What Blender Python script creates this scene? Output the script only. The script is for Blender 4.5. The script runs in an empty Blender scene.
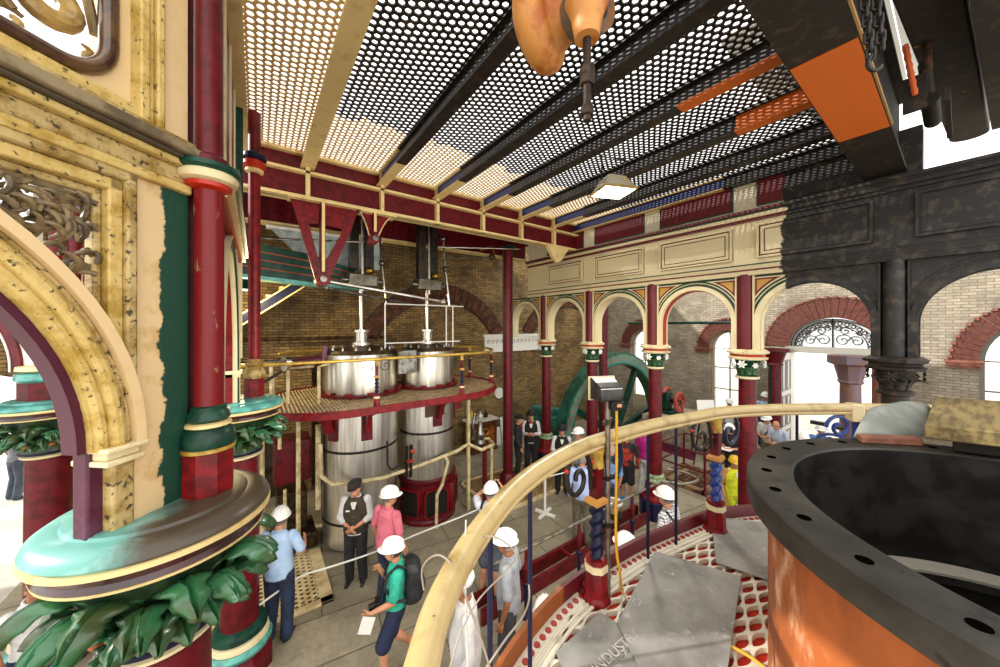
import bpy, bmesh, math, random
from math import sin, cos, pi, radians, sqrt, atan2
from mathutils import Vector, Matrix

SC = bpy.context.scene
COL = SC.collection
RND = random.Random(11)
FPX, HZ, EYE = 335.0, 325.0, 4.3            # focal length in pixels, horizon row, eye height
YAW = radians(36)
CY, SY = cos(YAW), sin(YAW)

def cw(X, Y, z):                             # metres right / ahead of the photographer -> building axes
    return Vector((X * CY + Y * SY, -X * SY + Y * CY, z))
def at(px, py, z):                           # survey: point at height z sighted at (px, py)
    Y = FPX * (EYE - z) / (py - HZ)
    return cw((px - 500) / FPX * Y, Y, z)
def atd(px, py, Y):                          # survey: point at distance Y sighted at (px, py)
    return cw((px - 500) / FPX * Y, Y, EYE - (py - HZ) / FPX * Y)

# ---------------------------------------------------------------- materials
def nodes(m):
    m.use_nodes = True
    nt = m.node_tree
    return nt, nt.nodes, nt.links
def rgba(c):
    if isinstance(c, str):
        c = c.lstrip('#'); c = [int(c[i:i+2], 16) / 255 for i in (0, 2, 4)]
        c = [x / 12.92 if x <= .04045 else ((x + .055) / 1.055) ** 2.4 for x in c]
    return (c[0], c[1], c[2], 1)
def mixc(nt, fac, a, b):
    n = nt.nodes.new('ShaderNodeMix'); n.data_type = 'RGBA'
    for i, v in ((0, fac), (6, a), (7, b)):
        if hasattr(v, 'is_output'): nt.links.new(v, n.inputs[i])
        else: n.inputs[i].default_value = v
    return n.outputs[2]
def ramp(nt, src, lo, hi):
    n = nt.nodes.new('ShaderNodeMapRange'); n.interpolation_type = 'SMOOTHSTEP'
    n.inputs[1].default_value = lo; n.inputs[2].default_value = hi
    nt.links.new(src, n.inputs[0]); return n.outputs[0]
def noise_t(nt, vec, scale, detail=5, rough=.6, stretch=None):
    if stretch:
        mp = nt.nodes.new('ShaderNodeMapping'); mp.inputs['Scale'].default_value = stretch
        nt.links.new(vec, mp.inputs[0]); vec = mp.outputs[0]
    n = nt.nodes.new('ShaderNodeTexNoise'); n.inputs['Scale'].default_value = scale
    n.inputs['Detail'].default_value = detail; n.inputs['Roughness'].default_value = rough
    nt.links.new(vec, n.inputs['Vector']); return n.outputs['Fac']
def math_n(nt, op, a, b=None):
    n = nt.nodes.new('ShaderNodeMath'); n.operation = op
    for i, v in ((0, a), (1, b)):
        if v is None: continue
        if hasattr(v, 'is_output'): nt.links.new(v, n.inputs[i])
        else: n.inputs[i].default_value = v
    return n.outputs[0]

MATS = {}
def mat(name, col, rough=.5, metal=0, col2=None, scale=6, lo=.42, hi=.62, bump=0, bscale=40,
        stretch=None, col3=None, scale3=30, lo3=.6, hi3=.7, coat=0, space='Object', emit=None, spec=None):
    """painted / worn surface: base colour with up to two noise-shaped wear and tone colours and a bump"""
    if name in MATS: return MATS[name]
    m = bpy.data.materials.new(name); nt, N, L = nodes(m)
    b = N['Principled BSDF']
    b.inputs['Roughness'].default_value = rough; b.inputs['Metallic'].default_value = metal
    if coat: b.inputs['Coat Weight'].default_value = coat; b.inputs['Coat Roughness'].default_value = .15
    if spec is not None: b.inputs['Specular IOR Level'].default_value = spec
    if space == 'World':
        vec = N.new('ShaderNodeNewGeometry').outputs['Position']
    else:
        vec = N.new('ShaderNodeTexCoord').outputs['Object']
    c = rgba(col)
    if col2 is not None:
        c = mixc(nt, ramp(nt, noise_t(nt, vec, scale, stretch=stretch), lo, hi), c, rgba(col2))
    if col3 is not None:
        c = mixc(nt, ramp(nt, noise_t(nt, vec, scale3, stretch=stretch), lo3, hi3), c, rgba(col3))
    if hasattr(c, 'is_output'): L.new(c, b.inputs['Base Color'])
    else: b.inputs['Base Color'].default_value = c
    if bump:
        bp = N.new('ShaderNodeBump'); bp.inputs['Strength'].default_value = bump; bp.inputs['Distance'].default_value = .01
        L.new(noise_t(nt, vec, bscale), bp.inputs['Height']); L.new(bp.outputs[0], b.inputs['Normal'])
    if emit:
        b.inputs['Emission Color'].default_value = rgba(emit[0]); b.inputs['Emission Strength'].default_value = emit[1]
    MATS[name] = m
    return m

def mat_repaint(name, restored, old, normal, d, amp=.25, nscale=3.0, rough=.45, soft=.02, old2=None, bump=0):
    """one surface, two paint jobs: restored paint where dot(P, normal) > d, old paint beyond the ragged edge"""
    if name in MATS: return MATS[name]
    m = bpy.data.materials.new(name); nt, N, L = nodes(m)
    b = N['Principled BSDF']; b.inputs['Roughness'].default_value = rough
    pos = N.new('ShaderNodeNewGeometry').outputs['Position']
    dp = N.new('ShaderNodeVectorMath'); dp.operation = 'DOT_PRODUCT'
    L.new(pos, dp.inputs[0]); dp.inputs[1].default_value = normal
    nz = noise_t(nt, pos, nscale, 6, .65)
    v = math_n(nt, 'ADD', dp.outputs['Value'], math_n(nt, 'MULTIPLY', math_n(nt, 'SUBTRACT', nz, .5), amp * 2))
    f = ramp(nt, v, d - soft, d + soft)
    o = rgba(old)
    if old2 is not None:
        o = mixc(nt, ramp(nt, noise_t(nt, pos, 7), .5, .66), o, rgba(old2))
    r = rgba(restored)
    L.new(mixc(nt, f, o, r), b.inputs['Base Color'])
    if bump:
        bp = N.new('ShaderNodeBump'); bp.inputs['Strength'].default_value = bump; bp.inputs['Distance'].default_value = .01
        L.new(noise_t(nt, pos, 40), bp.inputs['Height']); L.new(bp.outputs[0], b.inputs['Normal'])
    MATS[name] = m
    return m

def mat_brick(name, c1, c2, mortar, rot, bw=.23, bh=.075, blotch=None, mort=.008):
    m = bpy.data.materials.new(name); nt, N, L = nodes(m)
    b = N['Principled BSDF']; b.inputs['Roughness'].default_value = .85
    pos = N.new('ShaderNodeNewGeometry').outputs['Position']
    mp = N.new('ShaderNodeMapping'); mp.inputs['Rotation'].default_value = rot; L.new(pos, mp.inputs[0])
    br = N.new('ShaderNodeTexBrick'); L.new(mp.outputs[0], br.inputs['Vector'])
    br.inputs['Scale'].default_value = 1; br.inputs['Brick Width'].default_value = bw; br.inputs['Row Height'].default_value = bh
    br.inputs['Mortar Size'].default_value = mort; br.inputs['Color1'].default_value = rgba(c1)
    br.inputs['Color2'].default_value = rgba(c2); br.inputs['Mortar'].default_value = rgba(mortar)
    c = br.outputs['Color']
    if blotch:
        c = mixc(nt, math_n(nt, 'MULTIPLY', ramp(nt, noise_t(nt, pos, 1.3, 8, .7), .42, .68), .75), c, rgba(blotch))
    g = ramp(nt, noise_t(nt, pos, 14, 4), .3, .75)
    c = mixc(nt, math_n(nt, 'MULTIPLY', g, .35), c, rgba(mortar))
    L.new(c, b.inputs['Base Color'])
    bp = N.new('ShaderNodeBump'); bp.inputs['Strength'].default_value = .6; bp.inputs['Distance'].default_value = .01
    L.new(br.outputs['Fac'], bp.inputs['Height']); bp.invert = True; L.new(bp.outputs[0], b.inputs['Normal'])
    MATS[name] = m
    return m

# ---------------------------------------------------------------- mesh collector
class MB:
    def __init__(s): s.v = []; s.f = []
    def add(s, vs, fs):
        n = len(s.v); s.v.extend([Vector(p) for p in vs]); s.f.extend([tuple(i + n for i in f) for f in fs]); return s
    def box(s, c, size, rot=None):
        x, y, z = [d / 2 for d in size]; c = Vector(c)
        vs = [Vector(p) for p in ((-x,-y,-z),(x,-y,-z),(x,y,-z),(-x,y,-z),(-x,-y,z),(x,-y,z),(x,y,z),(-x,y,z))]
        if rot is not None:
            if not isinstance(rot, Matrix): rot = Matrix.Rotation(rot, 3, 'Z')
            vs = [rot @ p for p in vs]
        return s.add([p + c for p in vs], [(0,3,2,1),(4,5,6,7),(0,1,5,4),(1,2,6,5),(2,3,7,6),(3,0,4,7)])
    def span(s, a, b):
        a, b = Vector(a), Vector(b)
        return s.box((a + b) / 2, [abs(b[i] - a[i]) for i in range(3)])
    def bar(s, p, q, w, h, up=(0,0,1)):
        p, q = Vector(p), Vector(q); d = (q - p); L = d.length; d.normalize(); up = Vector(up)
        x = d.cross(up)
        if x.length < 1e-4: x = d.cross(Vector((1,0,0)))
        x.normalize(); u = x.cross(d)
        M = Matrix((x, d, u)).transposed()
        return s.box((p + q) / 2, (w, L, h), M)
    def ring(s, pts_list, closed=True, cap=True):
        """skin consecutive loops of points"""
        n = len(pts_list[0]); vs = [p for l in pts_list for p in l]; fs = []
        for i in range(len(pts_list) - 1):
            for j in range(n if closed else n - 1):
                k = (j + 1) % n
                fs.append((i*n+j, i*n+k, (i+1)*n+k, (i+1)*n+j))
        if cap and closed:
            fs.append(tuple(range(n - 1, -1, -1))); fs.append(tuple((len(pts_list)-1)*n + j for j in range(n)))
        return s.add(vs, fs)
    def lathe(s, c, prof, n=24, axis=None, a0=0, phase=0, cap=True):
        c = Vector(c); M = axis if axis is not None else Matrix.Identity(3)
        loops = [[c + M @ Vector((r * cos(2*pi*(j + phase)/n), r * sin(2*pi*(j + phase)/n), z)) for j in range(n)] for r, z in prof]
        return s.ring(loops, cap=cap)
    def cyl(s, p, q, r, r2=None, n=12):
        p, q = Vector(p), Vector(q); d = q - p; L = d.length
        M = d.to_track_quat('Z', 'Y').to_matrix()
        return s.lathe(p, [(r, 0), (r if r2 is None else r2, L)], n, M)
    def tube(s, pts, r, n=8, closed=False, rz=None):
        """round bar along a path; r a number or one per point"""
        pts = [Vector(p) for p in pts]; m = len(pts); loops = []; nrm = None
        for i, p in enumerate(pts):
            a = pts[i-1] if (i or closed) else p; b = pts[(i+1) % m] if (i < m-1 or closed) else p
            t = (b - a)
            if t.length < 1e-9: t = Vector((0,0,1))
            t.normalize()
            if nrm is None:
                nrm = t.orthogonal().normalized()
                if abs(t.z) < .9: nrm = (Vector((0,0,1)) - t * t.z).normalized()
            else:
                nrm = nrm - t * nrm.dot(t)
                nrm = nrm.normalized() if nrm.length > 1e-6 else t.orthogonal().normalized()
            bn = t.cross(nrm); rr = r[i] if isinstance(r, (list, tuple)) else r
            loops.append([p + (nrm * cos(2*pi*j/n) + bn * sin(2*pi*j/n)) * rr for j in range(n)])
        if closed: loops.append(loops[0]); return s.ring(loops, cap=False)
        return s.ring(loops)
    def prism(s, poly, fr, d0, d1):
        """2-D outline (convex or simple) in frame fr=(origin, e1, e2, e3), extruded d0..d1 along e3"""
        o, e1, e2, e3 = fr; n = len(poly)
        vs = [o + e1*a + e2*b + e3*d0 for a, b in poly] + [o + e1*a + e2*b + e3*d1 for a, b in poly]
        fs = [tuple(range(n-1, -1, -1)), tuple(range(n, 2*n))]
        fs += [(i, (i+1) % n, n + (i+1) % n, n + i) for i in range(n)]
        return s.add(vs, fs)
    def band(s, inner, outer, fr, d0, d1, closed=False):
        """strip between two 2-D polylines of equal length, extruded: arch rings, frames"""
        o, e1, e2, e3 = fr; P = lambda q, d: o + e1*q[0] + e2*q[1] + e3*d
        loops = [[P(a, d0), P(b, d0), P(b, d1), P(a, d1)] for a, b in zip(inner, outer)]
        if closed: loops.append(loops[0])
        return s.ring(loops, cap=not closed)
    def ball(s, c, r, n=12, m=8, sc=(1,1,1), rot=None):
        c = Vector(c); M = rot if rot is not None else Matrix.Identity(3)
        loops = []
        for i in range(m + 1):
            th = pi * (i + (.02 if i == 0 else -.02 if i == m else 0)) / m
            loops.append([c + M @ Vector((r*sc[0]*sin(th)*cos(2*pi*j/n), r*sc[1]*sin(th)*sin(2*pi*j/n), -r*sc[2]*cos(th))) for j in range(n)])
        return s.ring(loops)
    def grid(s, f, nu, nv):
        vs = [f(i/nu, j/nv) for i in range(nu+1) for j in range(nv+1)]
        fs = [(i*(nv+1)+j, (i+1)*(nv+1)+j, (i+1)*(nv+1)+j+1, i*(nv+1)+j+1) for i in range(nu) for j in range(nv)]
        return s.add(vs, fs)

MW = {}                                      # world origin of every object made here
def arc(c, r, a0, a1, n, ry=None):
    ry = r if ry is None else ry
    return [(c[0] + r*cos(a0 + (a1-a0)*i/n), c[1] + ry*sin(a0 + (a1-a0)*i/n)) for i in range(n+1)]
def frame(o, e1, e2=(0,0,1)):
    e1, e2 = Vector(e1).normalized(), Vector(e2).normalized()
    return (Vector(o), e1, e2, e1.cross(e2))

def obj(name, mb, m, parent=None, loc=None, smooth=35, bevel=0, solid=0):
    """link one mesh object; mesh points are given in building coordinates"""
    me = bpy.data.meshes.new(name)
    if parent is not None: o0 = MW[parent.name]
    else: o0 = Vector(loc) if loc is not None else Vector((0,0,0))
    me.from_pydata([tuple(p - o0) for p in mb.v], [], mb.f); me.update()
    bm = bmesh.new(); bm.from_mesh(me)
    bmesh.ops.recalc_face_normals(bm, faces=bm.faces); bm.to_mesh(me); bm.free()
    if m is not None: me.materials.append(m)
    if smooth:
        for p in me.polygons: p.use_smooth = True
        me.set_sharp_from_angle(angle=radians(smooth))
    o = bpy.data.objects.new(name, me); COL.objects.link(o)
    if parent is not None: o.parent = parent; MW[o.name] = o0
    else: o.location = o0; MW[o.name] = o0
    if bevel:
        md = o.modifiers.new('edge', 'BEVEL'); md.width = bevel; md.segments = 2; md.limit_method = 'ANGLE'
    if solid:
        md = o.modifiers.new('thick', 'SOLIDIFY'); md.thickness = solid; md.offset = 0
    return o
def tag(o, label=None, cat=None, group=None, kind=None):
    if label: o['label'] = label
    if cat: o['category'] = cat
    if group: o['group'] = group
    if kind: o['kind'] = kind
    return o
def thing(name, label, cat, loc=(0,0,0), group=None, kind='thing'):
    o = bpy.data.objects.new(name, None); COL.objects.link(o); o.location = loc; o.empty_display_size = .1
    MW[o.name] = Vector(loc)
    return tag(o, label, cat, group, kind)
def struct(name, mb, m, label=None, **k):
    return tag(obj(name, mb, m, **k), label, None, None, 'structure')
def dup(root, loc, rotz=0, label=None, group=None, scale=1):
    r = root.copy(); COL.objects.link(r); r.location = loc; r.rotation_euler = (0, 0, rotz); r.scale = (scale,)*3
    MW[r.name] = Vector(loc)
    if label: r['label'] = label
    if group: r['group'] = group
    def rec(a, b):
        for ch in list(a.children):
            c = ch.copy(); COL.objects.link(c); c.parent = b; rec(ch, c)
    rec(root, r)
    return r
# ---------------------------------------------------------------- palette
CREAM = '#e2c98c'; CREAM2 = '#c3a265'; MAROON = '#5c0f18'; RED = '#8c1418'; GREEN = '#12402f'; TURQ = '#58a79b'
NAVY = '#0e1230'; GOLD = '#b8963e'
m_cream = mat('cream paint', CREAM, .5, col2=CREAM2, scale=5, lo=.5, hi=.75)
m_creaml = mat('pale cream paint', '#dfd0a4', .5, col2='#c3ab78', scale=5, lo=.5, hi=.75)
m_maroon = mat('maroon gloss paint', '#620c17', .38, col2='#4a070e', scale=9, spec=.3)
m_red = mat('red oxide paint', '#7d0f16', .42, col2='#5a0a10', scale=12, spec=.3)
m_scarlet = mat('scarlet paint', '#b8260f', .35)
m_green = mat('bottle green paint', GREEN, .35, col2='#0b2a22', scale=8, spec=.35)
m_leaf = mat('leaf green paint', '#2f6b42', .3, col2='#33431f', scale=5, lo=.4, hi=.65, col3='#86b39a', scale3=9, lo3=.58, hi3=.72, coat=.4)  # pale flecks in the colour stand in for highlights on the leaves
m_turq = mat('turquoise paint', TURQ, .32, col2='#3d7f78', scale=6, coat=.3)
m_navy = mat('navy paint', NAVY, .4, spec=.3)
m_blue = mat('royal blue paint', '#1f3f86', .35, coat=.2)
m_gold = mat('old gold paint', GOLD, .35, col2='#8c6b26', scale=9)
m_white = mat('white paint', '#e6e4dc', .5)
m_black = mat('black iron', '#15130f', .45, .3, col2='#2a2218', scale=14)
m_dark = mat('dirty bare iron', '#241d15', .6, .2, col2='#46382a', scale=10, lo=.5, hi=.7, bump=.3, bscale=60)
m_steel = mat('polished steel', '#c9c5bd', .22, 1, col2='#a8a295', scale=3, stretch=(1, 1, .2))
m_steeld = mat('dull steel', '#8d8a84', .38, 1, col2='#5e5a52', scale=9)
m_orange = mat('old orange paint', '#b0602c', .55, col2='#84451d', scale=3, lo=.42, hi=.7, col3='#dcb08c', scale3=7, lo3=.5, hi3=.68, stretch=(1, 1, .45))
m_orangef = mat('fresh orange primer', '#cf6516', .6)
m_glass = mat('lamp glass', '#f4f4ee', .1)
m_stone = mat('pale stone', '#b9ab94', .8, col2='#8d7f68', scale=6, bump=.3)

# ---------------------------------------------------------------- masonry
rot_back = Matrix(((1,0,0),(0,0,1),(0,-1,0))).to_euler()
rot_side = Matrix(((0,1,0),(0,0,1),(1,0,0))).to_euler()
m_bback = mat_brick('brown stock brick', '#7d6339', '#a98a55', '#3d2f1a', rot_back, blotch='#3a2a12')
m_bside = mat_brick('pale stock brick', '#8d8270', '#ada28d', '#6f6555', rot_side, blotch='#665b4a')
m_vous = mat('dark red voussoir brick', '#432413', .85, col2='#65391f', scale=5, bump=.4)
m_vousr = mat('red gauged brick', '#5f3023', .85, col2='#472118', scale=16, bump=.4)
m_flag = mat_brick('stone flag floor', '#8a806b', '#a2987f', '#625947', (0, 0, radians(8)), bw=1.5, bh=.8, blotch='#6d634f', mort=.012)

def wall_open(mb, fr, s0, s1, z0, z1, ops, d0, d1, n=20):
    """wall with arched openings: ops = (centre, half width, sill, spring, rise)"""
    o, e1, e2, e3 = fr; x = s0
    for sc, hw, sill, spr, rise in sorted(ops):
        if sc - hw > x: mb.prism([(x, z0), (sc-hw, z0), (sc-hw, z1), (x, z1)], fr, d0, d1)
        if sill > z0: mb.prism([(sc-hw, z0), (sc+hw, z0), (sc+hw, sill), (sc-hw, sill)], fr, d0, d1)
        inn = arc((sc, spr), hw, pi, 0, n, rise)
        mb.band(inn, [(p[0], z1) for p in inn], fr, d0, d1)
        x = sc + hw
    if s1 > x: mb.prism([(x, z0), (s1, z0), (s1, z1), (x, z1)], fr, d0, d1)
    return mb

UA, UW, VB = 7.3, 14.0, 10.2                 # right arcade line, right wall, back wall
VC = [.55 + 1.76*k for k in range(5)]        # arcade column spacing
# floor of the engine house and the paved yard outside
mb = MB().span((-3.2, -4, -.3), (UW + .5, VB + .5, 0)); struct('floor', mb, m_flag, smooth=0)
m_yard = mat('pale sunlit paving', '#c9c4b8', .9, col2='#b3ad9f', scale=2)
mb = MB().span((-30, -20, -.34), (-3.2, 30, -.01)); mb.span((-3.2, VB+.5, -.34), (40, 30, -.01)); mb.span((UW+.5, -20, -.34), (40, VB+.5, -.01))
struct('ground', mb, m_yard, smooth=0)

# back wall, with the doorway to the yard at its far end
fb = frame((0, VB, 0), (1, 0, 0))            # depth axis points to -v (into the room)
mb = wall_open(MB(), fb, -12, UW+.4, 0, 8.6, [(-4.5, 1.55, 0, 2.6, .9)], -.4, 0)
struct('wall_back', mb, m_bback, smooth=0)
mb = MB(); mbi = MB()
for (uc, zc, R) in ((4.95, 2.73, 2.9), (11.1, 2.73, 2.9)):
    n = 22; a0, a1 = radians(152), radians(28)
    for i in range(n):
        b0 = a0 + (a1-a0)*(i+.06)/n; b1 = a0 + (a1-a0)*(i+.94)/n
        mb.band(arc((uc, zc), R-.52, b0, b1, 2), arc((uc, zc), R, b0, b1, 2), fb, 0, .05)
    mbi.band(arc((uc, zc), R-.55, a0, a1, 24), arc((uc, zc), R+.04, a0, a1, 24), fb, 0, .025)
struct('trim_1', mb, m_vous, smooth=0)
struct('trim_2', mbi, m_black, smooth=0)
# white moulded stone band on the back wall
t = thing('stone_frieze', 'white carved stone frieze set in the brick back wall behind the free maroon post', 'frieze', (8.1, VB-.05, 3.3))
mb = MB().span((6.7, VB-.06, 3.32), (9.5, VB, 3.9)); obj('slab', mb, m_white, t)
mb = MB().span((6.65, VB-.1, 3.86), (9.55, VB, 3.95)).span((6.68, VB-.08, 3.3), (9.52, VB, 3.36)); obj('moulding', mb, m_white, t)
mb = MB()
for k in range(14):
    c = Vector((6.85 + k*.195, VB-.06, 3.68)); mb.tube([c + Vector((cos(a)*.07*(1-a/14), 0, sin(a)*.09*(1-a/14))) for a in [i*.6 for i in range(14)]], .012, 5)
obj('carving', mb, m_stone, t)

# right wall: three arched windows and the arched doorway
fs = frame((UW, 0, 0), (0, 1, 0))            # depth axis points to +u (outwards)
WINS = [(8.4, .6, .85), (5.05, .6, .85), (-1.15, .9, .85)]
DOORC = 2.3; DHW = 1.0
ops = [(w[0], w[1], .45, 3.42, w[1]*1.15) for w in WINS] + [(DOORC, DHW, 0, 3.6, .92)]
mb = wall_open(MB(), fs, -6, VB+.4, 0, 8.0, ops, 0, .45)
struct('wall_right', mb, m_bside, smooth=0)
mb = MB(); mk = MB()
for sc, hw, sill, spr, rise in ops:
    n = 26; w = .62 if sc == DOORC else .42
    for i in range(n):
        b0 = pi - pi*(i+.04)/n; b1 = pi - pi*(i+.96)/n
        mb.band(arc((sc, spr), hw, b0, b1, 1, rise), arc((sc, spr), hw+w, b0, b1, 1, rise+w), fs, -.04, .1)
        b2 = (b0+b1)/2
        mk.box((UW-.04, sc + (hw+w)*cos(b2), spr + (rise+w)*sin(b2)), (.1, .07, .07))
    if sc != DOORC:
        for sg in (-1, 1):
            for dz, dw in ((.04, .16), (-.03, .11), (-.09, .07)):
                mk.box((UW-.02, sc + sg*(hw+w/2), spr-.05+dz), (dw*1.4, w+dw, .065))
struct('trim_3', mb, m_vousr, smooth=0)
struct('trim_4', mk, mat('terracotta', '#84503f', .8, col2='#643829', scale=9), smooth=0)

m_frame = mat('drab window paint', '#6b675d', .5)
m_pane = bpy.data.materials.new('window glass'); nt, N, L = nodes(m_pane)
N.remove(N['Principled BSDF']); tr = N.new('ShaderNodeBsdfTransparent'); gl = N.new('ShaderNodeBsdfGlossy'); gl.inputs['Roughness'].default_value = .05
mx = N.new('ShaderNodeMixShader'); mx.inputs[0].default_value = .06; L.new(tr.outputs[0], mx.inputs[1]); L.new(gl.outputs[0], mx.inputs[2])
L.new(mx.outputs[0], N['Material Output'].inputs[0])
for k, (sc, hw, sill, spr, rise) in enumerate(ops[:3]):
    fw = frame((UW+.25, 0, 0), (0, 1, 0))
    mb = MB(); inn = [(sc-hw+.09, 1.1)] + arc((sc, spr), hw-.09, pi, 0, 16, rise-.09) + [(sc+hw-.09, 1.1)]
    out = [(sc-hw, sill)] + arc((sc, spr), hw, pi, 0, 16, rise) + [(sc+hw, sill)]
    mb.band(inn, out, fw, -.06, .06); mb.prism([(sc-hw, sill), (sc+hw, sill), (sc+hw, 1.12), (sc-hw, 1.12)], fw, -.05, .05)
    mb.prism([(sc-hw+.15, sill+.12), (sc+hw-.15, sill+.12), (sc+hw-.15, 1.0), (sc-hw+.15, 1.0)], fw, -.08, -.05)
    for zz in (1.9, 2.7, 3.42): mb.prism([(sc-hw, zz-.02), (sc+hw, zz-.02), (sc+hw, zz+.02), (sc-hw, zz+.02)], fw, -.03, .03)
    mb.prism([(sc-.02, 1.1), (sc+.02, 1.1), (sc+.02, spr+rise-.05), (sc-.02, spr+rise-.05)], fw, -.03, .03)
    wo = struct('window_%d' % (k+1), mb, m_frame if k == 2 else mat('beige window paint', '#a89c84', .5), loc=(UW, sc, sill))
    obj('pane', MB().prism(inn, fw, -.004, .004), m_pane, wo, smooth=0)

# doorway: transom, fan light tracery, one leaf folded back each side
m_door = mat('white door paint', '#d9d6cd', .5)
d1 = thing('door_1', None, None, (UW, DOORC, 0), kind='structure')
fd = frame((UW+.2, 0, 0), (0, 1, 0))
mb = MB().prism([(DOORC-DHW-.08, 3.42), (DOORC+DHW+.08, 3.42), (DOORC+DHW+.08, 3.62), (DOORC-DHW-.08, 3.62)], fd, -.24, .1)
obj('transom', mb, mat('drab stone paint', '#8e8a80', .6), d1)
mb = MB(); bl = m_black
for r in (.98, .9, .74): mb.band(arc((DOORC, 3.62), r*1.0-.018, pi, 0, 28, r*.9-.018), arc((DOORC, 3.62), r, pi, 0, 28, r*.9), fd, -.02, .02)
for k in range(17):
    a = pi*(k+.5)/17; c = Vector((UW+.2, DOORC + .82*cos(a), 3.62 + .74*sin(a)))
    mb.tube([c + Vector((0, cos(b)*.05, sin(b)*.05)) for b in [i*pi/4 for i in range(8)]], .012, 4, True)
for sg in (-1, 1):
    for (cy, cz, r0, tw) in ((.22, .22, .2, 1), (.5, .2, .17, -1), (.27, .5, .14, 1), (.55, .42, .07, -1), (.1, .58, .1, -1)):
        c = Vector((UW+.2, DOORC + sg*cy, 3.62+cz))
        mb.tube([c + Vector((0, sg*tw*cos(a)*r0*(1-a/11), sin(a)*r0*(1-a/11))) for a in [i*.45 for i in range(22)]], .012, 4)
mb.cyl((UW+.2, DOORC, 3.62), (UW+.2, DOORC, 4.5), .02, n=6)
obj('fanlight_tracery', mb, bl, d1)
obj('fanlight_pane', MB().prism([(DOORC-.98, 3.62)] + arc((DOORC, 3.62), .98, pi, 0, 20, .88), fd, .03, .035), mat('milky glass', '#dfe3e6', .3), d1, smooth=0)
# door jambs
mb = MB()
for sg in (-1, 1): mb.span((UW-.02, DOORC+sg*DHW-.07, 0), (UW+.4, DOORC+sg*DHW+.07, 3.42))
obj('jamb', mb, m_door, d1)
# folded leaf on the far jamb, white and panelled
mb = MB().span((UW-1.0, DOORC+DHW-.06, .02), (UW-.02, DOORC+DHW, 3.4)); lf = obj('leaf', mb, m_door, d1)
mb = MB()
for z0, z1 in ((.2, 1.0), (1.15, 2.1), (2.25, 3.2)):
    for x0, x1 in ((UW-.92, UW-.56), (UW-.46, UW-.1)):
        mb.band([(x0+.04, z0+.04), (x1-.04, z0+.04), (x1-.04, z1-.04), (x0+.04, z1-.04)], [(x0, z0), (x1, z0), (x1, z1), (x0, z1)],
                frame((0, DOORC+DHW-.06, 0), (1, 0, 0)), 0, .025, True)
obj('moulding', mb, mat('grey moulding', '#8f8d88', .5), lf)
# brown leaf on the near jamb
m_wood = mat('brown varnished oak', '#6e3a22', .45, col2='#4a2415', scale=4, stretch=(6, 6, .6), bump=.15)
mb = MB().span((UW-1.05, DOORC-DHW-.02, .02), (UW-.02, DOORC-DHW+.05, 3.4)); lf2 = obj('leaf', mb, m_wood, d1)
mb = MB()
for z0, z1 in ((.2, 1.0), (1.15, 2.1), (2.25, 3.2)):
    for x0, x1 in ((UW-.97, UW-.58), (UW-.48, UW-.1)):
        mb.band([(x0+.05, z0+.05), (x1-.05, z0+.05), (x1-.05, z1-.05), (x0+.05, z1-.05)], [(x0, z0), (x1, z0), (x1, z1), (x0, z1)],
                frame((0, DOORC-DHW+.05, 0), (1, 0, 0)), 0, -.025, True)
obj('moulding', mb, m_wood, lf2)

# solid iron floor over the back bay keeps the daylight off the far wall
mb = MB().span((-.4, 6.4, 7.02), (UA+.3, VB+.2, 7.1)); struct('ceiling', mb, mat('dark underside', '#3a3024', .7), smooth=0)
mb = MB().span((-12, 6.6, 7.02), (-.4, VB+.2, 7.1)); struct('ceiling.001', mb, m_dark, smooth=0)
# ---------------------------------------------------------------- right-hand iron arcade
NV = (0, 1, 0); DV = 1.75
OLD, OLD2 = '#120e0a', '#40362a'
def rp(name, c, rough=.55): return mat_repaint(name, c, OLD, NV, DV, .22, 3.2, rough, old2=OLD2, bump=.15)
a_cream, a_green, a_maroon, a_tan = rp('arcade cream', '#dccca2'), rp('arcade green', '#163f2c'), rp('arcade maroon', '#620c17', .5), rp('arcade tan', '#c08f3e')
a_red, a_blue, a_white = rp('arcade red', '#a1221a'), rp('arcade blue', '#1c2a66'), rp('arcade white', '#d6ccb0')
fa = frame((UA, 0, 0), (0, 1, 0))
bays = [VC[0]-1.76*2 + .88 + 1.76*k for k in range(7)]
ARW, ARS, ZT = .70, 4.33, 5.2                # arch half width, spring, top of the spandrels
S0, S1 = VC[0]-1.76*2 - .1, 8.3
ar = thing('iron_arcade', 'cream, green and maroon iron arcade with panelled entablature along the right aisle', 'arcade', (UA, 4, 3.85))
mb = wall_open(MB(), fa, S0, S1, 3.85, ZT, [(b, ARW, 3.85, ARS, ARW) for b in bays], -.1, .1, 24); obj('spandrel', mb, a_green, ar)
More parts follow.
